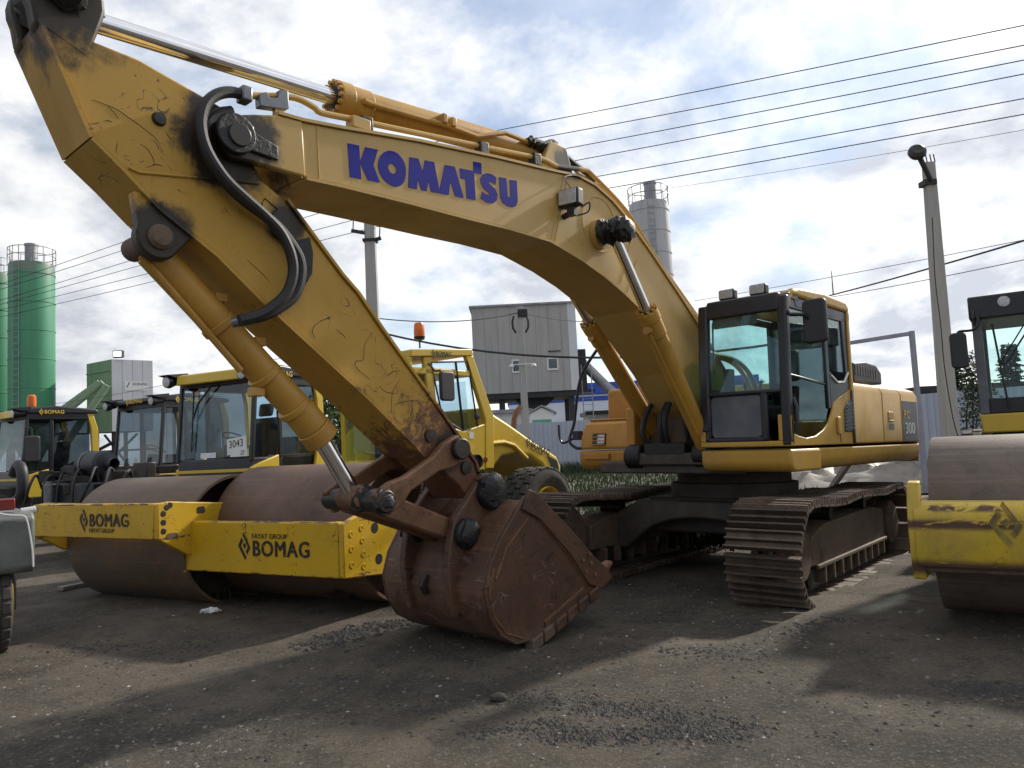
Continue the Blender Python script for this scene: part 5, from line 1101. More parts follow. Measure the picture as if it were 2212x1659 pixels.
# ---- grey machine corner at the left edge
gc = at_depth(40, 1170, 6.4)
GM = frame(-40.0, (gc.x-.75, 6.75, 0)); gr = empty('compactor', GM, 'pale grey steel front box of a machine with a thin rope hanging over its corner', 'compactor')
plain('grey_steel', (.17, .175, .17), .5, .1, .5, 2.5, .15, 40, (.07, .078, .085))
zt_ = onto(GM, 40, 1108, 0, .5).z; zb_ = onto(GM, 40, 1240, 0, .5).z; ye = onto(GM, 76, 1170, 0, .5).y
bx_ = MB().prism([(.10, zb_+.05), (.46, zb_), (.50, zb_+.04), (.50, zt_-.05), (.44, zt_), (-.6, zt_), (-.6, zb_+.05)], 1, ye-1.6, ye).build('front_box', 'grey_steel', gr, .03, seg=3)
rp_ = [onto(GM, *p, 0, .515) for p in ((-30, 1100), (10, 1108), (45, 1112), (55, 1118), (62, 1140), (78, 1178), (96, 1215), (70, 1225))]
P = [onto(GM, *p, 0, .52) for p in ((-20, 1106), (22, 1113), (50, 1114), (58, 1124), (64, 1150), (70, 1190), (72, 1224))]
MB().tube(smoothpath(P, 4), .007, 6).build('rope', 'paper', gr)
MB().box(-.9, .2, ye-1.5, ye-.1, .35, zb_+.06).build('chassis', 'black_paint', gr, .02)
lz = onto(GM, 12, 1090, 0, .3); MB().box(.2, .32, ye-1.2, lz.y+.07, lz.z-.05, lz.z+.05).build('tail_lamp', 'red_plastic', gr, .01)
MB().box(.1, .28, ye-1.2, ye-.35, zt_-.01, lz.z-.03).build('lamp_bracket', 'steel_dark', gr, .01)
p0, p1 = onto(GM, 45, 1106, 0, .2), onto(GM, 78, 1101, 0, .2); MB().tube([p0, p1], .035, 10).build('drain_pipe', 'decal_white', gr)
for s in (-1.3, -.30): tyre(gr, (.05, ye+s-.02, .42), .43, .34, 1)
# ================================================================== background materials
def streaked(name, col, streak, amt=.6, rough=.6, sc=(3, 3, .25), metal=0.0, top=None):
    m = NM(name); v = m.vec(scale=sc)
    c = m.mix(m.math('MULTIPLY', m.step(m.noise(1.0, 6, .65, .2, v), .42, .72), amt), col, streak)
    c = m.mix(m.math('MULTIPLY', m.step(m.noise(.5, 5, .6), .4, .7), .35), c, tuple(x*.8 for x in col))
    if top:
        zlo, zhi, tcol = top; zz_ = m.math('ADD', m.sep()[2], m.math('MULTIPLY', m.noise(1.2, 5, .7), 3.0)); c = m.mix(m.step(zz_, zlo, zhi), c, tcol)
    return m.out(c, rough, metal)
streaked('silo_green', (.055, .25, .14), (.055, .19, .11), .5, .5, top=(16.6, 18.6, (.17, .175, .165)))
streaked('silo_grey', (.42, .43, .45), (.26, .265, .28), .6, .55)
streaked('plant_grey', (.35, .345, .34), (.24, .24, .24), .6, .6)
streaked('plant_white', (.56, .58, .62), (.42, .44, .47), .3, .6)
streaked('plant_green', (.20, .29, .19), (.13, .19, .13), .7, .65)
streaked('fence_blue', (.42, .46, .56), (.33, .36, .44), .3, .5)
streaked('concrete', (.36, .36, .355), (.24, .24, .235), .7, .8, (6, 6, .6))
streaked('hangar_white', (.62, .68, .78), (.52, .58, .68), .3, .6)
plain('hangar_blue', (.012, .075, .46), .45, 0, .2, 1)
plain('dark_steel', (.035, .036, .04), .6, .3, .4, 2)
plain('galv', (.30, .31, .33), .5, .5, .3, 3)
plain('green_door', (.09, .34, .22), .55, 0, .15, 2)
plain('white_paint', (.66, .66, .65), .6, 0, .15, 2)
plain('cable', (.02, .02, .022), .6)
plain('post_grey', (.30, .31, .36), .5, .2, .2, 3)
plain('leaf_a', (.075, .125, .030), .6, 0, .5, 1.2, col2=(.12, .17, .05)); plain('leaf_b', (.045, .075, .030), .6, 0, .4, 1.2)
plain('spruce', (.020, .038, .022), .7, 0, .4, 3); plain('bark', (.07, .055, .042), .9, 0, .4, 5, .4, 20)
plain('grass', (.028, .052, .016), .85, 0, .5, .8, col2=(.055, .075, .028))
glassm('glass_far', (.25, .33, .45), .25)
def wbox(name, mat, par, x0, x1, y0, y1, z0, z1, bev=0): return MB().box(x0, x1, y0, y1, z0, z1).build(name, mat, par, bev)
# ---- fences of corrugated sheet
def corr(w, h):
    m = MB(); n = 5; pr = []
    for k in range(n):
        x = k*w/n; pr += [(x, 0), (x+w/n*.45, 0), (x+w/n*.55, .035), (x+w/n*.95, .035)]
    pr.append((w-.004, 0)); v = []
    for x, y in pr: v += [(x, y, 0), (x, y, h)]
    m.add(v, [(2*i, 2*i+2, 2*i+3, 2*i+1) for i in range(len(pr)-1)]); return m.mesh('fence_sheet')
def fence(p0, p1, h, label, mat):
    p0, p1 = Vector((*p0, 0)), Vector((*p1, 0)); L = (p1-p0).length; a = math.atan2(p1.y-p0.y, p1.x-p0.x)
    f = empty('fence', Matrix.Translation(p0) @ Matrix.Rotation(a, 4, 'Z'), label, 'fence')
    me = corr(1.15, h); me.materials.append(MAT[mat])
    for k in range(int(L/1.15)):
        o = bpy.data.objects.new('sheet', me); COL.objects.link(o); o.parent = f; o.location = (k*1.15, 0, .05+.02*math.sin(k*2.7))
    for k in range(0, int(L/1.15)+1, 2): wbox('post', 'dark_steel', f, k*1.15-.03, k*1.15+.03, .05, .11, 0, h)
    wbox('rail', 'dark_steel', f, 0, L, .045, .075, h*.75, h*.75+.05)
fence((-13, 42.0), (7.5, 37.0), 2.55, 'blue grey corrugated sheet fence below the grey plant building', 'fence_blue')
pr0 = at_depth(1965, 900, 24.0); pr1 = at_depth(2230, 900, 19.0)
fence((pr0.x, 24.0), (pr1.x+3, 18.0), 2.45, 'pale corrugated sheet fence behind the lamp pole and bush', 'fence_blue')
# ---- grey plant building on legs
D_ = 46.0
def pl(x, y, Y=D_): return at_depth(x, y, Y)
a, b = pl(1017, 665), pl(1236, 648); bl = pl(1040, 852)
zt_, zb_ = a.z, bl.z
bg_ = empty('plant_building', (a.x, D_, 0), 'grey panel clad plant building standing on legs behind the fence', 'building')
w_ = b.x-a.x; dep = 5.0; npn = 8
wbox('core', 'plant_grey', bg_, .04, w_-.04, .06, dep, zb_+.02, zt_-.05)
for k in range(npn): wbox('wall_panel', 'plant_grey', bg_, k*w_/npn+.006, (k+1)*w_/npn-.006, 0, .058, zb_, zt_-.02)
wbox('roof_edge', 'galv', bg_, -.12, w_+.15, -.12, dep+.1, zt_-.02, zt_+.10)
MB().prism([(0, 0), (.5, 0), (.5, zt_-zb_), (0, zt_-zb_)], 1, 0, .1).build('corner_trim', 'plant_white', bg_, T=Matrix.Translation((w_-.35, -.03, zb_)))
def win(x0, y0, x1, y1, glass):
    p, q = pl(x0, y1), pl(x1, y0); fx0, fx1, fz0, fz1 = p.x-a.x, q.x-a.x, p.z, q.z
    f = MB(); f.box(fx0, fx1, -.07, -.002, fz0, fz0+.10); f.box(fx0, fx1, -.07, -.002, fz1-.10, fz1); f.box(fx0, fx0+.10, -.068, -.002, fz0+.1, fz1-.1); f.box(fx1-.10, fx1, -.068, -.002, fz0+.1, fz1-.1)
    o = f.build('window', 'white_paint', bg_); MB().box(fx0+.1, fx1-.1, -.03, -.01, fz0+.1, fz1-.1).build('pane', 'glass_far', o)
    MB().box(fx0+.1, fx1-.1, -.008, -.003, fz0+.1, fz1-.1).build('blind', 'dull_panel', o)
win(1106, 776, 1124, 806, 1); win(1182, 771, 1206, 800, 1)
p = pl(1184, 760); q = pl(1211, 757); wbox('drip_rail', 'dark_steel', bg_, p.x-a.x, q.x-a.x, -.08, 0, p.z, p.z+.05)
wbox('floor_frame', 'dark_steel', bg_, .6, w_-.1, .1, dep-.1, zb_-.35, zb_)
for lx, ly in ((1.6, .5), (w_-.35, .5), (1.6, dep-.5), (w_-.35, dep-.5)): wbox('leg', 'dark_steel', bg_, lx-.16, lx+.16, ly-.16, ly+.16, 0, zb_-.3)
MB().prism([(0, 0), (2.6, 0), (2.1, -.45), (1.75, -.45), (1.6, -1.5), (1.0, -1.5), (.85, -.45), (.5, -.45)], 1, 1.0, 3.2).build('hopper', 'dark_steel', bg_, T=Matrix.Translation((w_*.38, 0, zb_-.3)))
wbox('side_landing', 'dark_steel', bg_, w_+.0, w_+1.2, 1.0, 3.0, zb_-.1, zb_+.05); wbox('side_box', 'dark_steel', bg_, w_+.05, w_+.75, 1.2, 2.2, zb_, zb_+2.6)
for k in range(11): wbox('ladder_rung', 'galv', bg_, w_+.4, w_+1.0, 1.0, 1.04, .9+k*.36, .93+k*.36)
for xx in (.4, 1.0): wbox('ladder_rail', 'galv', bg_, w_+xx-.03, w_+xx+.03, .98, 1.04, .2, zb_+1.6)
p0, p1 = pl(1240, 752), pl(1325, 835)
MB().tube([(p0.x-a.x, 2.2, p0.z), (p1.x-a.x, 2.2, p1.z), (p1.x-a.x+2.6, 2.2, p1.z-2.3)], .33, 12).build('conveyor_tube', 'galv', bg_)
# ---- white hut with green door and low outbuildings
Dk = 43.0; c0 = at_depth(1145, 930, Dk); c1 = at_depth(1199, 930, Dk); zr = at_depth(1172, 880, Dk).z; ze = at_depth(1172, 893, Dk).z
hut = empty('hut', (c0.x, Dk, 0), 'white hut with a green door under a low gable', 'hut'); wk = c1.x-c0.x
MB().prism([(0, 0), (wk, 0), (wk, ze), (wk/2, zr), (0, ze)], 1, 0, 6).build('wall', 'white_paint', hut)
wbox('door', 'green_door', hut, wk*.12, wk*.88, -.05, -.003, 0, ze-.35)
for s in (0, 1):
    MB().prism([(-.15, ze-.05), (wk/2, zr+.06), (wk/2, zr+.14), (-.15, ze+.05)] if s == 0 else [(wk+.15, ze-.05), (wk/2+.001, zr+.06), (wk/2+.001, zr+.14), (wk+.15, ze+.05)], 1, -.15, 6.1).build('roof', 'galv', hut)
c0 = at_depth(1040, 930, 45); sh_ = empty('shed', (c0.x, 45.4, 0), 'long low white shed beneath the grey plant building', 'shed'); zr2 = at_depth(1060, 886, 45).z
wbox('wall', 'white_paint', sh_, 0, 3.0, 0, 4, 0, zr2-.2); wbox('roof', 'galv', sh_, -.2, 3.1, -.3, 4.2, zr2-.2, zr2)
c0 = at_depth(1273, 925, 50); sh2 = empty('shed', (c0.x, 50, 0), 'small corrugated shed with a dark roof right of the ladder', 'shed'); zr2 = at_depth(1280, 888, 50).z
wbox('wall', 'plant_grey', sh2, 0, 5, 0, 4, 0, zr2-.25); wbox('roof', 'dark_steel', sh2, -.2, 5.2, -.3, 4.2, zr2-.25, zr2)
# ---- white and blue hangar
Dh = 78.0; h0, h1 = at_depth(1100, 900, Dh), at_depth(1640, 900, Dh); hz1 = at_depth(1300, 826, Dh).z; hz2 = at_depth(1300, 856, Dh).z; hz3 = at_depth(1300, 865, Dh).z
hg = empty('hangar', (h0.x, Dh, 0), 'long white hangar with bright blue bands under its eaves', 'building'); L_ = h1.x-h0.x
wbox('wall', 'hangar_white', hg, 0, L_, 0, 20, 0, hz1-1.2); wbox('eaves_band', 'hangar_blue', hg, -.2, L_+.2, -.25, 20, hz1-1.15, hz1); wbox('wall_band', 'hangar_blue', hg, 0, L_, -.04, -.002, hz3, hz2+.05)
for k in range(1, 18): wbox('wall_seam', 'hangar_white', hg, k*L_/18-.04, k*L_/18+.04, -.03, -.003, 0, hz3-.02)
# ---- silos
def silo(name, cx_, cy_, r, z0, z1, mat, label, rings=5, group=None, pipe=1):
    s = empty(name, (cx_, cy_, 0), label, 'silo', group)
    m = MB(); m.lathe([(0, z0-2.6), (.25, z0-2.6), (r, z0), (r, z1-.25), (r*.97, z1), (r*.3, z1+.15), (0, z1+.15)], (0, 0, 0), (0, 0, 1), 40); m.build('shell', mat, s)
    for k in range(rings):
        z = z0+(z1-z0)*(k+.6)/rings; MB().lathe([(r, -.04), (r+.035, -.03), (r+.035, .03), (r, .04)], (0, 0, z), (0, 0, 1), 40).build('band', mat, s)
    for k in range(4):
        aa = math.pi/4+k*math.pi/2; MB().tube([(r*.8*math.cos(aa), r*.8*math.sin(aa), 0), (r*.8*math.cos(aa), r*.8*math.sin(aa), z0+.5)], .16, 8).build('leg', 'dark_steel', s)
    q = MB()
    for zr_ in (.55, 1.1): q.tube([(r*1.02*math.cos(t), r*1.02*math.sin(t), z1+zr_) for t in [i*math.pi/18 for i in range(37)]], .03, 5)
    for i in range(12): t = i*math.pi/6; q.tube([(r*1.02*math.cos(t), r*1.02*math.sin(t), z1-.1), (r*1.02*math.cos(t), r*1.02*math.sin(t), z1+1.1)], .025, 5)
    q.build('guard_rail', 'galv', s)
    q = MB(); q.lathe([(.42, 0), (.42, 1.3), (.46, 1.32), (.46, 1.45), (0, 1.5)], (r*.1, -r*.2, z1), (0, 0, 1), 18); q.build('filter', 'galv', s)
    q = MB()
    for xx in (-.22, .22): q.tube([(xx-r*.1, -r-.12, .5), (xx-r*.1, -r-.12, z1+1.1)], .025, 5)
    q.build('ladder', 'galv', s); rung = MB().box(-.22, .22, -.02, .02, 0, .04).mesh('ladder_rung'); rung.materials.append(MAT['galv'])
    for k in range(int((z1-1)/.45)):
        o = bpy.data.objects.new('ladder_rung', rung); COL.objects.link(o); o.parent = s; o.location = (-r*.1, -r-.12, 1+k*.45)
    return s
Ds = 55.0
e0, e1, et = at_depth(25, 800, Ds), at_depth(113, 800, Ds), at_depth(70, 572, Ds)
silo('silo', (e0.x+e1.x)/2, Ds, (e1.x-e0.x)/2, 4.0, et.z, 'silo_green', 'bright green silo with a pale grey top, next to the plant box on legs', 6)
e2 = at_depth(-20, 800, Ds+1.5); silo('silo', e2.x-.05, Ds+1.5, (e1.x-e0.x)/2, 4.0, et.z-.2, 'silo_green', 'green silo cut by the picture edge, behind the dark roller cab', 6)
e0, e1, et = at_depth(1362, 500, 52), at_depth(1447, 500, 52), at_depth(1400, 442, 52)
silo('silo', (e0.x+e1.x)/2, 52, (e1.x-e0.x)/2, 4.2, et.z, 'silo_grey', 'tall pale grey cement silo with top railing behind the excavator boom', 9)
# ---- plant box on legs, left
Dp = 58.0
v0, v1, v2 = at_depth(187, 800, Dp), at_depth(241, 800, Dp-2.0), at_depth(330, 800, Dp)
zt_ = at_depth(241, 776, Dp-2).z; zb_ = at_depth(241, 932, Dp-2).z
pb = empty('mixing_plant', (v1.x, Dp-2, 0), 'boxy mixing plant with a green side and white side on a steel frame', 'plant')
A_, B_, C_ = Vector((0, 0)), Vector((v0.x-v1.x, v0.y-v1.y)), Vector((v2.x-v1.x, v2.y-v1.y))
def face(p, q, n, mat, name):
    for k in range(n):
        s, e = p+(q-p)*(k/n+.004), p+(q-p)*((k+1)/n-.004)
        d_ = (q-p).normalized(); nn = Vector((-d_.y, d_.x))*.06
        MB().add([(s.x, s.y, zb_), (e.x, e.y, zb_), (e.x, e.y, zt_), (s.x, s.y, zt_), (s.x+nn.x, s.y+nn.y, zb_), (e.x+nn.x, e.y+nn.y, zb_), (e.x+nn.x, e.y+nn.y, zt_), (s.x+nn.x, s.y+nn.y, zt_)],
                 [(0,1,2,3),(7,6,5,4),(0,4,5,1),(1,5,6,2),(2,6,7,3),(3,7,4,0)]).build(name, mat, pb)
face(A_, C_, 4, 'plant_white', 'wall_panel'); face(B_, A_, 1, 'plant_green', 'wall_panel'); far = B_+C_
face(C_, far, 1, 'plant_white', 'wall_panel'); face(far, B_, 1, 'plant_green', 'wall_panel')
for zz_ in (.35, .62, .85):
    MB().tube([(B_.x, B_.y-.03, zb_+(zt_-zb_)*zz_), (A_.x-.02, A_.y-.03, zb_+(zt_-zb_)*zz_)], .05, 5).build('wall_rib', 'plant_green', pb)
MB().add([(A_.x, A_.y, zt_), (C_.x, C_.y, zt_), (far.x, far.y, zt_), (B_.x, B_.y, zt_)], [(0, 1, 2, 3)]).build('roof', 'galv', pb)
q = MB()
for P0 in (A_*.9+far*.1, B_*.85+C_*.15, C_*.85+B_*.15, far*.85+A_*.15): q.tube([(P0.x, P0.y, 0), (P0.x, P0.y, zb_)], .16, 6)
q.tube([(B_.x*.8, B_.y*.8, .5), (C_.x*.6, C_.y*.6, zb_-.2)], .09, 6); q.tube([(C_.x*.6, C_.y*.6, .5), (B_.x*.3, B_.y*.3, zb_-.2)], .09, 6); q.tube([(B_.x-4.5, B_.y, .2), (A_.x+.5, A_.y, zb_-.6)], .12, 6)
q.tube([(B_.x, B_.y, zb_-1.4), (C_.x, C_.y, zb_-1.4)], .07, 6); q.build('steel_frame', 'dark_steel', pb)
wbox('platform', 'dark_steel', pb, B_.x-1.3, B_.x+.2, -.8, 2.0, zb_-.05, zb_+.05); q = MB()
for k in range(5): q.tube([(B_.x-1.3+.35*k, -.8, zb_), (B_.x-1.3+.35*k, -.8, zb_+1.1)], .03, 5)
q.tube([(B_.x-1.3, -.8, zb_+1.1), (B_.x+.2, -.8, zb_+1.1)], .03, 5); q.build('railing', 'dark_steel', pb)
sg = at_depth(286, 815, Dp-1)
q = basis((C_.x*.52, C_.y*.52-.06, zt_-2.0), (C_.x, C_.y, 0), (0, 0, 1)); MB().box(-.6, 1.1, -.32, .38, .0, .01, q).build('sign', 'paper', pb)
text_mb('/ DORMING', .22, q @ Matrix.Translation((-.5, .06, .012)), .9, .0).build('lettering', 'decal_black', pb, smooth=0) if False else text_mb('DORNING', .20, q @ Matrix.Translation((-.05, .08, .012)), .8, .01).build('lettering', 'decal_black', pb, smooth=0)
MB().add([(-.48, -.1, .012), (-.40, -.1, .012), (-.22, .30, .012), (-.30, .30, .012)], [(0, 1, 2, 3)], q).build('sign_mark', 'decal_black', pb)
fl_ = Vector((.25, .1, zt_)); MB().box(.05, .75, .1, .4, zt_+.12, zt_+.65).build('flood_lamp', 'dark_steel', pb)
plain('lit_lamp', (.9, .92, .95), .3, emit=((.95, .97, 1.0), 2.0)); MB().box(.12, .68, .085, .098, zt_+.2, zt_+.58).build('flood_lens', 'lit_lamp', pb)
for i, (pA, pB) in enumerate((((215, 826), (146, 876)), ((222, 826), (152, 882)), ((231, 832), (168, 922)))):
    s_, e_ = at_depth(*pA, Dp-3.2), at_depth(*pB, Dp-3.6); d_ = (e_-s_)
    o = Vector((v1.x, Dp-2, 0)); MB().tube([s_-o, s_+d_*1.9-o], .23 if i < 2 else .26, 10).build('conveyor_tube', 'plant_green', pb)
# ---- poles
def pole(x, yt, Y, w, label, name='utility_pole', lean=0.0, cat='pole'):
    t = at_depth(x, yt, Y); e = empty(name, (t.x, Y, 0), label, cat)
    MB().add([(-w*.62, -w*.55, -.2), (w*.62, -w*.55, -.2), (w*.62, w*.55, -.2), (-w*.62, w*.55, -.2), (-w*.4+lean, -w*.36, t.z), (w*.4+lean, -w*.36, t.z), (w*.4+lean, w*.36, t.z), (-w*.4+lean, w*.36, t.z)],
             [(0,3,2,1),(4,5,6,7),(0,1,5,4),(1,2,6,5),(2,3,7,6),(3,0,4,7)]).build('shaft', 'concrete', e, .02)
    return e, t
DP = 24.0
po1, ptop = pole(792, 300, DP, .36, 'concrete power pole with black insulators on steel arms, seen under the boom')
def onpole(x, y): v = at_depth(x, y, DP); return Vector((v.x-po1.location.x, -.1, v.z))
for (xi, yi, xa, ya) in ((764, 462, 790, 500), (821, 478, 800, 505)):
    t = onpole(xi, yi); b = onpole(xi, yi+38); ins = MB()
    for k in range(3): ins.lathe([(.03, .10), (.10, .06), (.11, .02), (.05, 0), (.04, -.04)], t+Vector((0, 0, .10-.14*k)), (0, 0, 1), 14)
    ins.build('insulator', 'plastic_dark', po1); MB().tube([t-Vector((0, 0, .25)), b], .02, 6).build('insulator_pin', 'dark_steel', po1)
    e = onpole(xa, ya); MB().tube([b+Vector((-.05 if xi < 800 else .05, 0, 0)), Vector((e.x, e.y, b.z-.1))], .07, 4).build('cross_arm', 'dark_steel', po1)
for zz_ in (8.3, 9.4): wbox('pole_band', 'dark_steel', po1, -.22, .22, -.2, .2, zz_, zz_+.08)
po2, pt2 = pole(1122, 662, 34.0, .30, 'slim concrete pole with small white cameras in front of the grey plant building')
z_ = at_depth(1128, 788, 34).z
q = MB(); q.tube([(-.55, -.2, z_), (.55, -.2, z_)], .025, 6)
for xx in (-.5, .5): q.blob((xx, -.25, z_-.08), (.12, .14, .09), 2, .05, 10, 7)
q.build('camera', 'white_paint', po2)
zc = at_depth(1122, 700, 34).z
for s in (1, -1): MB().tube([(s*.28, -.15, zc+.35), (s*.36, -.15, zc+.1), (s*.34, -.15, zc-.2), (s*.22, -.15, zc-.42)], .05, 6).build('cable_coil', 'cable', po2)
q = MB(); q.box(-.1, .35, -.2, .1, zc+.3, zc+.65); q.build('cable_clamp', 'dark_steel', po2, .02)
DL = 14.2
po3, pt3 = pole(1994, 352, DL, .235, 'weathered concrete lamp pole leaning beside the excavator tail', lean=.10, name='lamp_pole', cat='lamp pole')
wbox('shaft_groove', 'dark_steel', po3, -.012, .012, -.16, -.14, .3, pt3.z*.2)
lh = at_depth(1967, 336, DL); lo_ = Vector((lh.x-po3.location.x, -.25, lh.z))
q = MB(); q.lathe([(0, .03), (.10, .05), (.155, .0), (.165, -.06), (.13, -.12), (.0, -.14)], lo_, (-.25, -.8, .35), 20); q.build('lamp_head', 'plastic_dark', po3)
q = MB(); q.tube([lo_+Vector((.05, .05, -.1)), (0.05, -.12, pt3.z-.40)], [.05, .045], 8); q.box(-.07, .16, -.13, .11, pt3.z-.46, pt3.z-.36); q.build('lamp_arm', 'dark_steel', po3)
q = MB()
for xx in (-.02, .06, .13): q.tube([(xx+.1, 0, pt3.z), (xx+.08, 0, pt3.z+.16)], .012, 5)
q.build('rebar', 'dark_steel', po3)
wt = [at_depth(*p, DL-.3)-po3.location for p in ((2014, 470), (2020, 600), (2032, 700), (2040, 790), (2058, 900), (2075, 960))]; MB().tube(smoothpath(wt, 4), .010, 5).build('drop_cable', 'cable', po3)
# ---- gate frame
g0, g1 = at_depth(1838, 727, 21.0), at_depth(1969, 715, 19.5); gt = empty('gate_frame', (g1.x, 19.5, 0), 'thin grey steel portal frame over the yard entrance', 'gate')
q = MB(); q.tube([(0, 0, 0), (0, 0, g1.z)], .075, 4); q.build('post', 'post_grey', gt); 
d_ = (g0-g1)*1.9; MB().tube([(0, 0, g1.z-.06), (d_.x, d_.y, g1.z-.06)], .065, 4).build('beam', 'post_grey', gt); MB().tube([(d_.x, d_.y, 0), (d_.x, d_.y, g1.z)], .075, 4).build('post', 'post_grey', gt)
# ---- overhead cables (pixel ends give direction; distance from the pole line)
def cable(pts, r, label, sag=.25, n=10):
    P = []
    for i in range(len(pts)-1):
        a, b = Vector(pts[i]), Vector(pts[i+1])
        for k in range(n): t = k/n; P.append(a+(b-a)*t-Vector((0, 0, sag*4*t*(1-t))))
    P.append(Vector(pts[-1])); o = MB().tube(P, r, 5, False).build('power_cable', 'cable')
    # the object's origin belongs on the cable itself
    c = P[0].copy(); o.data.transform(Matrix.Translation(-c)); o.location = c
    return tag(o, label, 'cable', 'overhead cables')
rights = [(1024, 285, 2212, 45), (1084, 305, 2212, 88), (1194, 317, 2212, 120), (1237, 338, 2212, 150), (1281, 372, 2212, 203), (1304, 397, 2212, 237)]
lefts = [(0, 600, 213, 518), (0, 618, 287, 522), (0, 637, 297, 537), (0, 650, 333, 552), (0, 663, 350, 573), (0, 680, 362, 595)]
for i, (x0, y0, x1, y1) in enumerate(rights):
    s = (y1-y0)/(x1-x0); yp = y0+s*(800-x0)
    mid = at_depth(792+i*4, yp+4, DP-.3+.1*i); e_ = at_depth(x1, y1, 13.8); e2 = mid+(e_-mid)*1.45
    lx0, ly0, lx1, ly1 = lefts[i]; sl2 = (ly1-ly0)/(lx1-lx0)
    far_ = at_depth(-260, ly0-sl2*260, 32.0)
    cable([e2, mid, far_], .011, 'dark power cable strung high across the sky between the pole tops', .10)
def cable_px(a, b, Ya, Yb, r, label, sag=.2): return cable([at_depth(*a, Ya), at_depth(*b, Yb)], r, label, sag, 14)
cable_px((820, 718), (1800, 722), 26, 20, .035, 'thick black cable sagging low in front of the plant building', .75)
cable_px((820, 688), (1122, 675), 28, 34, .022, 'thin service cable running to the slim camera pole', .25)
cable_px((1122, 675), (1330, 693), 34, 42, .022, 'service cable running from the slim pole to the right', .2)
cable_px((1560, 690), (2400, 462), 30, 12, .020, 'heavy cable passing behind the concrete lamp pole', .15)
cable_px((1560, 672), (2400, 520), 32, 14, .010, 'lower thin cable passing behind the concrete lamp pole', .18)
cable_px((1500, 650), (2400, 480), 45, 26, .014, 'faint far cable above the excavator cab roof', .1)
cable_px((1331, 422), (2300, 265), 40, 20, .008, 'faintest cable hanging under the main power cables', .1)
cable_px((120, 872), (640, 765), 50, 34, .012, 'faint cable over the rollers beside the mixing plant', .2)
# ---- trees, bushes
def leaf_cloud(blobs, n, size, seed, flat=1.0):
    rnd = random.Random(seed); m = MB()
    for _ in range(n):
        c, r = rnd.choice(blobs); d = Vector((rnd.gauss(0, 1), rnd.gauss(0, 1), rnd.gauss(0, 1))).normalized()*(rnd.random()**.45)
        p = Vector((c[0]+d.x*r[0], c[1]+d.y*r[1], c[2]+d.z*r[2])); s = size*(.6+.8*rnd.random())
        u = Vector((rnd.gauss(0, 1), rnd.gauss(0, 1), rnd.gauss(0, .6))).normalized(); w = u.orthogonal().normalized(); w = (w*math.cos(rnd.random()*6)+u.cross(w)*math.sin(rnd.random()*6))
        m.add([p-u*s, p+w*s*.35, p+u*s, p-w*s*.35], [(0, 1, 2, 3)])
    return m
def tree(px_, base_y, Y, h, blobs, n, size, label, mat, name='tree', seed=1, trunk=.12, cat='tree'):
    p = at_depth(px_, 900, Y); t = empty(name, (p.x, Y, 0), label, cat); rnd = random.Random(seed)
    q = MB(); q.tube(smoothpath([(0, 0, 0), (.1, 0, h*.3), (-.05, .1, h*.6), (.0, 0, h*.9)], 3), [trunk*(1-.085*k) for k in range(10)], 7)
    for c, r in blobs: q.tube([(0, 0, min(h*.5, c[2]*.5)), ((c[0])*.5, c[1]*.5, c[2]*.8), c], [trunk*.5, trunk*.3, trunk*.1], 5)
    q.build('trunk', 'bark', t); leaf_cloud(blobs, n, size, seed).build('crown', mat, t, smooth=0)
    return t
tree(735, 900, 30.0, 4.2, [((-.5, 0, 3.0), (1.1, 1, 1.2)), ((.6, .2, 2.6), (1.0, .9, 1.3)), ((0, 0, 3.8), (.8, .8, .9)), ((-.9, 0, 1.9), (.9, .8, 1.0)), ((1.5, 0, 1.8), (.9, .8, 1.0))], 5200, .12, 'light green leafy willow behind the roller with the beacon', 'leaf_a', 'willow', 4)
tree(2098, 900, 15.0, 2.4, [((0, 0, 1.4), (.55, .5, .9)), ((.25, .1, 2.0), (.4, .4, .6)), ((-.2, 0, .8), (.6, .5, .7)), ((.1, 0, 2.5), (.25, .25, .5))], 2300, .05, 'loose green bush in front of the pale fence by the lamp pole', 'leaf_b', 'bush', 8, .04, 'bush')
tree(1620, 900, 27.0, 3.2, [((0, 0, 2.7), (1.5, 1, .8)), ((1.4, .2, 2.4), (1.2, .9, .8)), ((-1.4, 0, 2.3), (1.0, .8, .8))], 2600, .10, 'scrubby bush seen through the excavator cab windows', 'leaf_b', 'bush', 12, .06, 'bush')
def spruce(px_, ty, Y, label, seed):
    tp_ = at_depth(px_, ty, Y); t = empty('spruce', (tp_.x, Y, 0), label, 'tree'); h = tp_.z; rnd = random.Random(seed)
    MB().tube([(0, 0, 0), (0, 0, h)], [.14, .015], 6).build('trunk', 'bark', t); m = MB()
    for k in range(150):
        z = h*(.18+.81*(k/150)**.8); R_ = (h-z)*.34+.10; a_ = rnd.random()*6.28; d = Vector((math.cos(a_), math.sin(a_), 0))
        L = R_*(.7+.5*rnd.random())
        for j in range(9):
            s = j/9; p = Vector((0, 0, z))+d*(L*s)+Vector((0, 0, -.22*L*s+.18*L*s*s))
            for sg in (1, -1):
                e = d.cross(Vector((0, 0, 1)))*sg; q0 = p+e*(.16*(1-s)+.05)*(.7+.6*rnd.random())+d*.08+Vector((0, 0, -.06*rnd.random()))
                m.add([p, q0+Vector((0, 0, .03)), q0+d*.05-Vector((0, 0, .03)), p+d*.08], [(0, 1, 2, 3)])
    m.build('crown', 'spruce', t, smooth=0)
spruce(2049, 770, 28.0, 'small dark spruce standing beyond the pale fence', 3)
spruce(2178, 740, 27.0, 'larger spruce behind the cab of the scratched roller', 9)
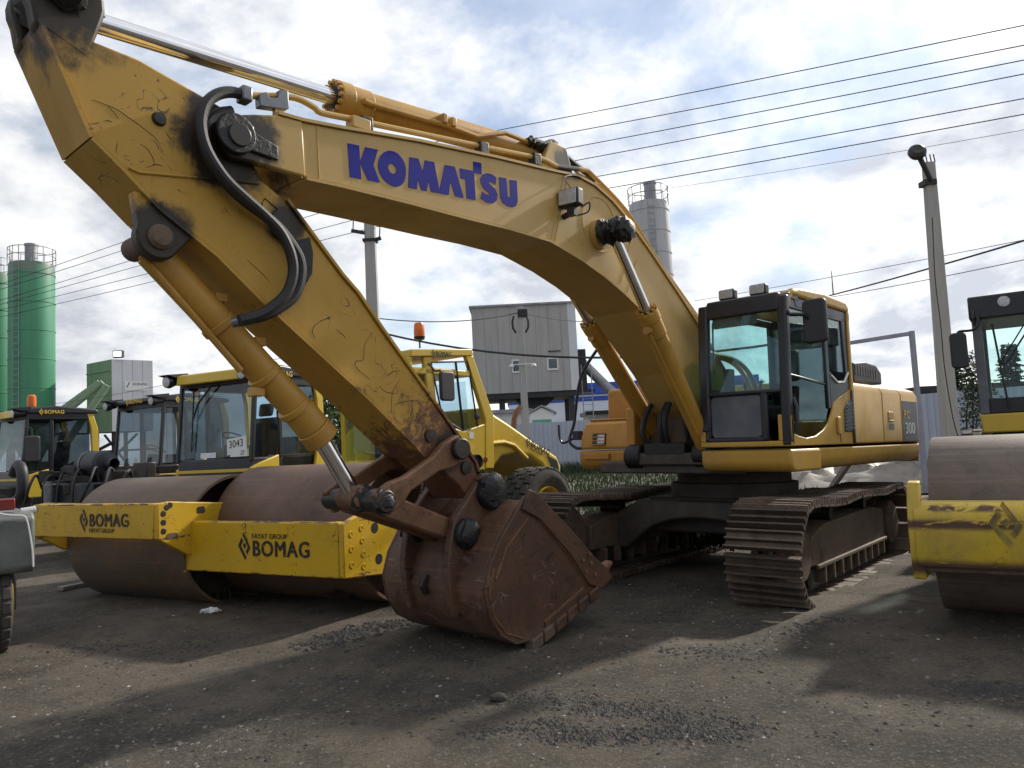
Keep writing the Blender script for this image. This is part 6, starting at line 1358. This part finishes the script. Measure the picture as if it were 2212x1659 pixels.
# ---- low dark roofs beyond the right fence
c0 = at_depth(1992, 845, 34); lw = empty('shed', (c0.x, 34, 0), 'low dark roofed shed beyond the pale fence', 'shed'); z_ = at_depth(2050, 832, 34).z
wbox('wall', 'dark_steel', lw, 0, 5.5, 0, 3, 0, z_-.3); wbox('roof', 'dark_steel', lw, -.2, 5.7, -.2, 3.2, z_-.3, z_)
# ================================================================== ground dressing
def mound(name, cx_, cy_, rx, ry, h, seed, label, mat):
    m = MB(); n, k = 26, 18; v = []
    for j in range(k+1):
        for i in range(n):
            a_ = 2*math.pi*i/n; s = j/k; x = rx*s*math.cos(a_); y = ry*s*math.sin(a_)
            z = h*(1-s*s)**1.3*(.75+.7*noise.fractal(Vector((x*1.1+seed, y*1.1, seed)), 1, 2, 4))-.06
            v.append((x, y, z))
    m.add(v, [(j*n+i, j*n+(i+1) % n, (j+1)*n+(i+1) % n, (j+1)*n+i) for j in range(k) for i in range(n)])
    o = m.build(name, mat); o.location = (cx_, cy_, 0); return tag(o, label, None, None, 'structure')
rusty('mud_light', (.17, .148, .125), (.23, .20, .17), (.11, .092, .075), .55, 3, 1.3, 0, 0, .6, 0)
mound('mud_mound', 10.2, 22.5, 3.4, 1.8, .75, 2, 'pale wet mud heap beyond the excavator', 'mud_light')
mound('mud_mound', 13.5, 21.0, 3.0, 1.6, .95, 6, 'pale muddy bank behind the right hand roller', 'mud_light')
mound('mud_mound', 6.6, 24.0, 2.4, 1.6, .40, 9, 'low mud heap under the excavator skirt', 'mud_light')
m = NM('puddle_water'); m.out((.03, .032, .035), .04, 0, .8)
pdl = []
for i in range(40):
    a_ = 2*math.pi*i/40; r_ = 1+.25*noise.noise(Vector((math.cos(a_)*1.5, math.sin(a_)*1.5, 3))); pdl.append((8.6+3.4*r_*math.cos(a_), 18.3+.95*r_*math.sin(a_), .03))
tag(MB().add(pdl, [tuple(range(40))]).build('puddle', 'puddle_water', smooth=0), 'shallow puddle in the mud beyond the excavator', None, None, 'structure')
rnd = random.Random(5)
def stone(m, x, y, s, z=None, sq=.55):
    z = ground_h(x, y) if z is None else z
    a_ = rnd.random()*6.28; ca, sa = math.cos(a_), math.sin(a_); v = []
    for dx, dy, dz in ((1, 0, 0), (0, 1, 0), (-1, 0, 0), (0, -1, 0), (0, 0, 1), (.7, .7, .5), (-.7, .6, .45), (.6, -.7, .5), (-.6, -.7, .4)):
        k = .75+.5*rnd.random(); X, Y, Z_ = dx*s*k, dy*s*k*.8, dz*s*k*sq; v.append((x+X*ca-Y*sa, y+X*sa+Y*ca, z+Z_-s*.15))
    m.add(v, [(0, 5, 4), (5, 1, 4), (1, 6, 4), (6, 2, 4), (2, 8, 4), (8, 3, 4), (3, 7, 4), (7, 0, 4), (0, 1, 5), (1, 2, 6), (2, 3, 8), (3, 0, 7)])
plain('pebble', (.19, .175, .155), .85, 0, .45, 30, .3, 60, (.09, .085, .08)); plain('clod', (.030, .028, .027), .9, 0, .5, 9, .7, 25, (.055, .05, .045)); plain('pebble_pale', (.42, .41, .39), .8, 0, .3, 25)
mp_, mw_ = MB(), MB()
for _ in range(11000):
    y = 2.3+rnd.random()**1.5*9; x = (rnd.random()*2-1)*(.75*y+.3)
    if noise.noise(Vector((x*.7, y*.7, 9))) < rnd.random()*.9-.55: continue
    (stone(mp_, x, y, .005+.018*rnd.random()**3.5) if rnd.random() < .95 else stone(mw_, x, y, .006+.013*rnd.random()**2))
tag(mp_.build('gravel', 'pebble', smooth=0), 'small grey stones scattered over the yard', None, None, 'stuff'); tag(mw_.build('gravel', 'pebble_pale', smooth=0), 'small pale stones scattered over the yard', None, None, 'stuff')
mc_ = MB()
def clods(pa, pb, n, spread, smax):
    A, B = ground_at(*pa), ground_at(*pb)
    for _ in range(n):
        t = rnd.random(); p = A+(B-A)*t+Vector((rnd.gauss(0, spread), rnd.gauss(0, spread*.6), 0)); w = smax*(rnd.random()**2)
        stone(mc_, p.x, p.y, .008+w)
clods((690, 1395), (850, 1345), 700, .14, .035); clods((1060, 1500), (1420, 1535), 420, .13, .016); clods((1180, 1590), (1600, 1585), 900, .11, .020); clods((1250, 1525), (1600, 1570), 520, .11, .018)
[clods((rnd.uniform(50, 2150), rnd.uniform(1330, 1640)), (rnd.uniform(50, 2150), rnd.uniform(1330, 1640)), 45, .12, .016) for _ in range(26)]
clods((2090, 1480), (2212, 1500), 420, .12, .028); clods((1690, 1370), (1800, 1330), 150, .12, .03); clods((100, 1400), (460, 1395), 160, .15, .02); clods((1500, 1400), (1650, 1420), 120, .15, .02); clods((1000, 1590), (1200, 1560), 150, .08, .02)
tag(mc_.build('asphalt_clods', 'clod', smooth=0), 'crumbled dark asphalt clods lying in patches on the yard', None, None, 'stuff')
p = ground_at(1078, 1513); q = MB(); q.blob((0, 0, .02), (.055, .045, .03), 4, .2, 10, 6); o = q.build('stone', 'clod'); o.location = (p.x, p.y, ground_h(p.x, p.y)); tag(o, 'single dark lump beside the crumbled asphalt in front of the bucket', 'stone')
# litter and plank
p = ground_at(445, 1323); q = MB()
for k in range(3): q.blob((.05*k, .03*math.sin(k*2), .02), (.06, .04, .025), k+2, .6, 9, 6, 4)
o = q.build('litter', 'paper', smooth=0); o.location = (p.x, p.y, ground_h(p.x, p.y)); tag(o, 'crumpled pale plastic litter on the dirt in front of the drums', 'litter')
plain('old_wood', (.22, .21, .18), .85, 0, .4, 8, .3, 30)
a_, b_ = ground_at(130, 1278), ground_at(208, 1262); d_ = (b_-a_); L = d_.length; o = MB().box(0, L, -.06, .06, .01, .06).build('plank', 'old_wood', bevel=.006); o.location = (a_.x, a_.y, .0); o.rotation_euler.z = math.atan2(d_.y, d_.x); tag(o, 'short weathered plank lying in front of the ochre drum', 'plank')
# wooden prop and grass
a_, b_ = at_depth(1806, 1040, 16.5), at_depth(1828, 1008, 15.8); o = MB().tube([a_-(b_-a_)*1.2-a_, (b_-a_)*1.3], .07, 4).build('timber_prop', 'old_wood'); o.location = a_; tag(o, 'leaning timber behind the excavator under its skirt', 'timber')
gm_ = MB()
def tuft(x, y, h, n, sp):
    for _ in range(n):
        bx, by = x+rnd.gauss(0, sp), y+rnd.gauss(0, sp*.6); l = h*(.5+.8*rnd.random()); a_ = rnd.random()*6.28; dx, dy = math.cos(a_), math.sin(a_); w = .012+.006*y/10
        gm_.add([(bx-dy*w, by+dx*w, -.02), (bx+dy*w, by-dx*w, -.02), (bx+dx*l*.4, by+dy*l*.4, l)], [(0, 1, 2)])
for k in range(900): 
    t = rnd.random(); tuft(-13+20.5*t, 41.3-5*t-rnd.random()*2.2, .55, 9, .25)
for k in range(300): t = rnd.random(); tuft(pr0.x+(pr1.x-pr0.x)*t, 23.3-5*t-rnd.random(), .5, 7, .2)
for k in range(1500): tuft(-3+10*rnd.random(), 15.5+21*rnd.random()**1.2, .22, 6, .25)
c_ = ground_at(1290, 1085)
for k in range(160): tuft(c_.x+rnd.gauss(0, .9), c_.y+rnd.gauss(.6, .7), .24, 7, .08)
c_ = ground_at(1540, 1175)
for k in range(50): tuft(c_.x+rnd.gauss(0, .3), c_.y+rnd.gauss(0, .3), .15, 6, .06)
for p in ((490, 1290), (455, 1298), (430, 1296), (830, 1282)): c_ = ground_at(*p); tuft(c_.x, c_.y, .14, 12, .05)
tag(gm_.build('grass', 'grass', smooth=0), 'rough green grass along the fence and between the tracks', None, None, 'stuff')
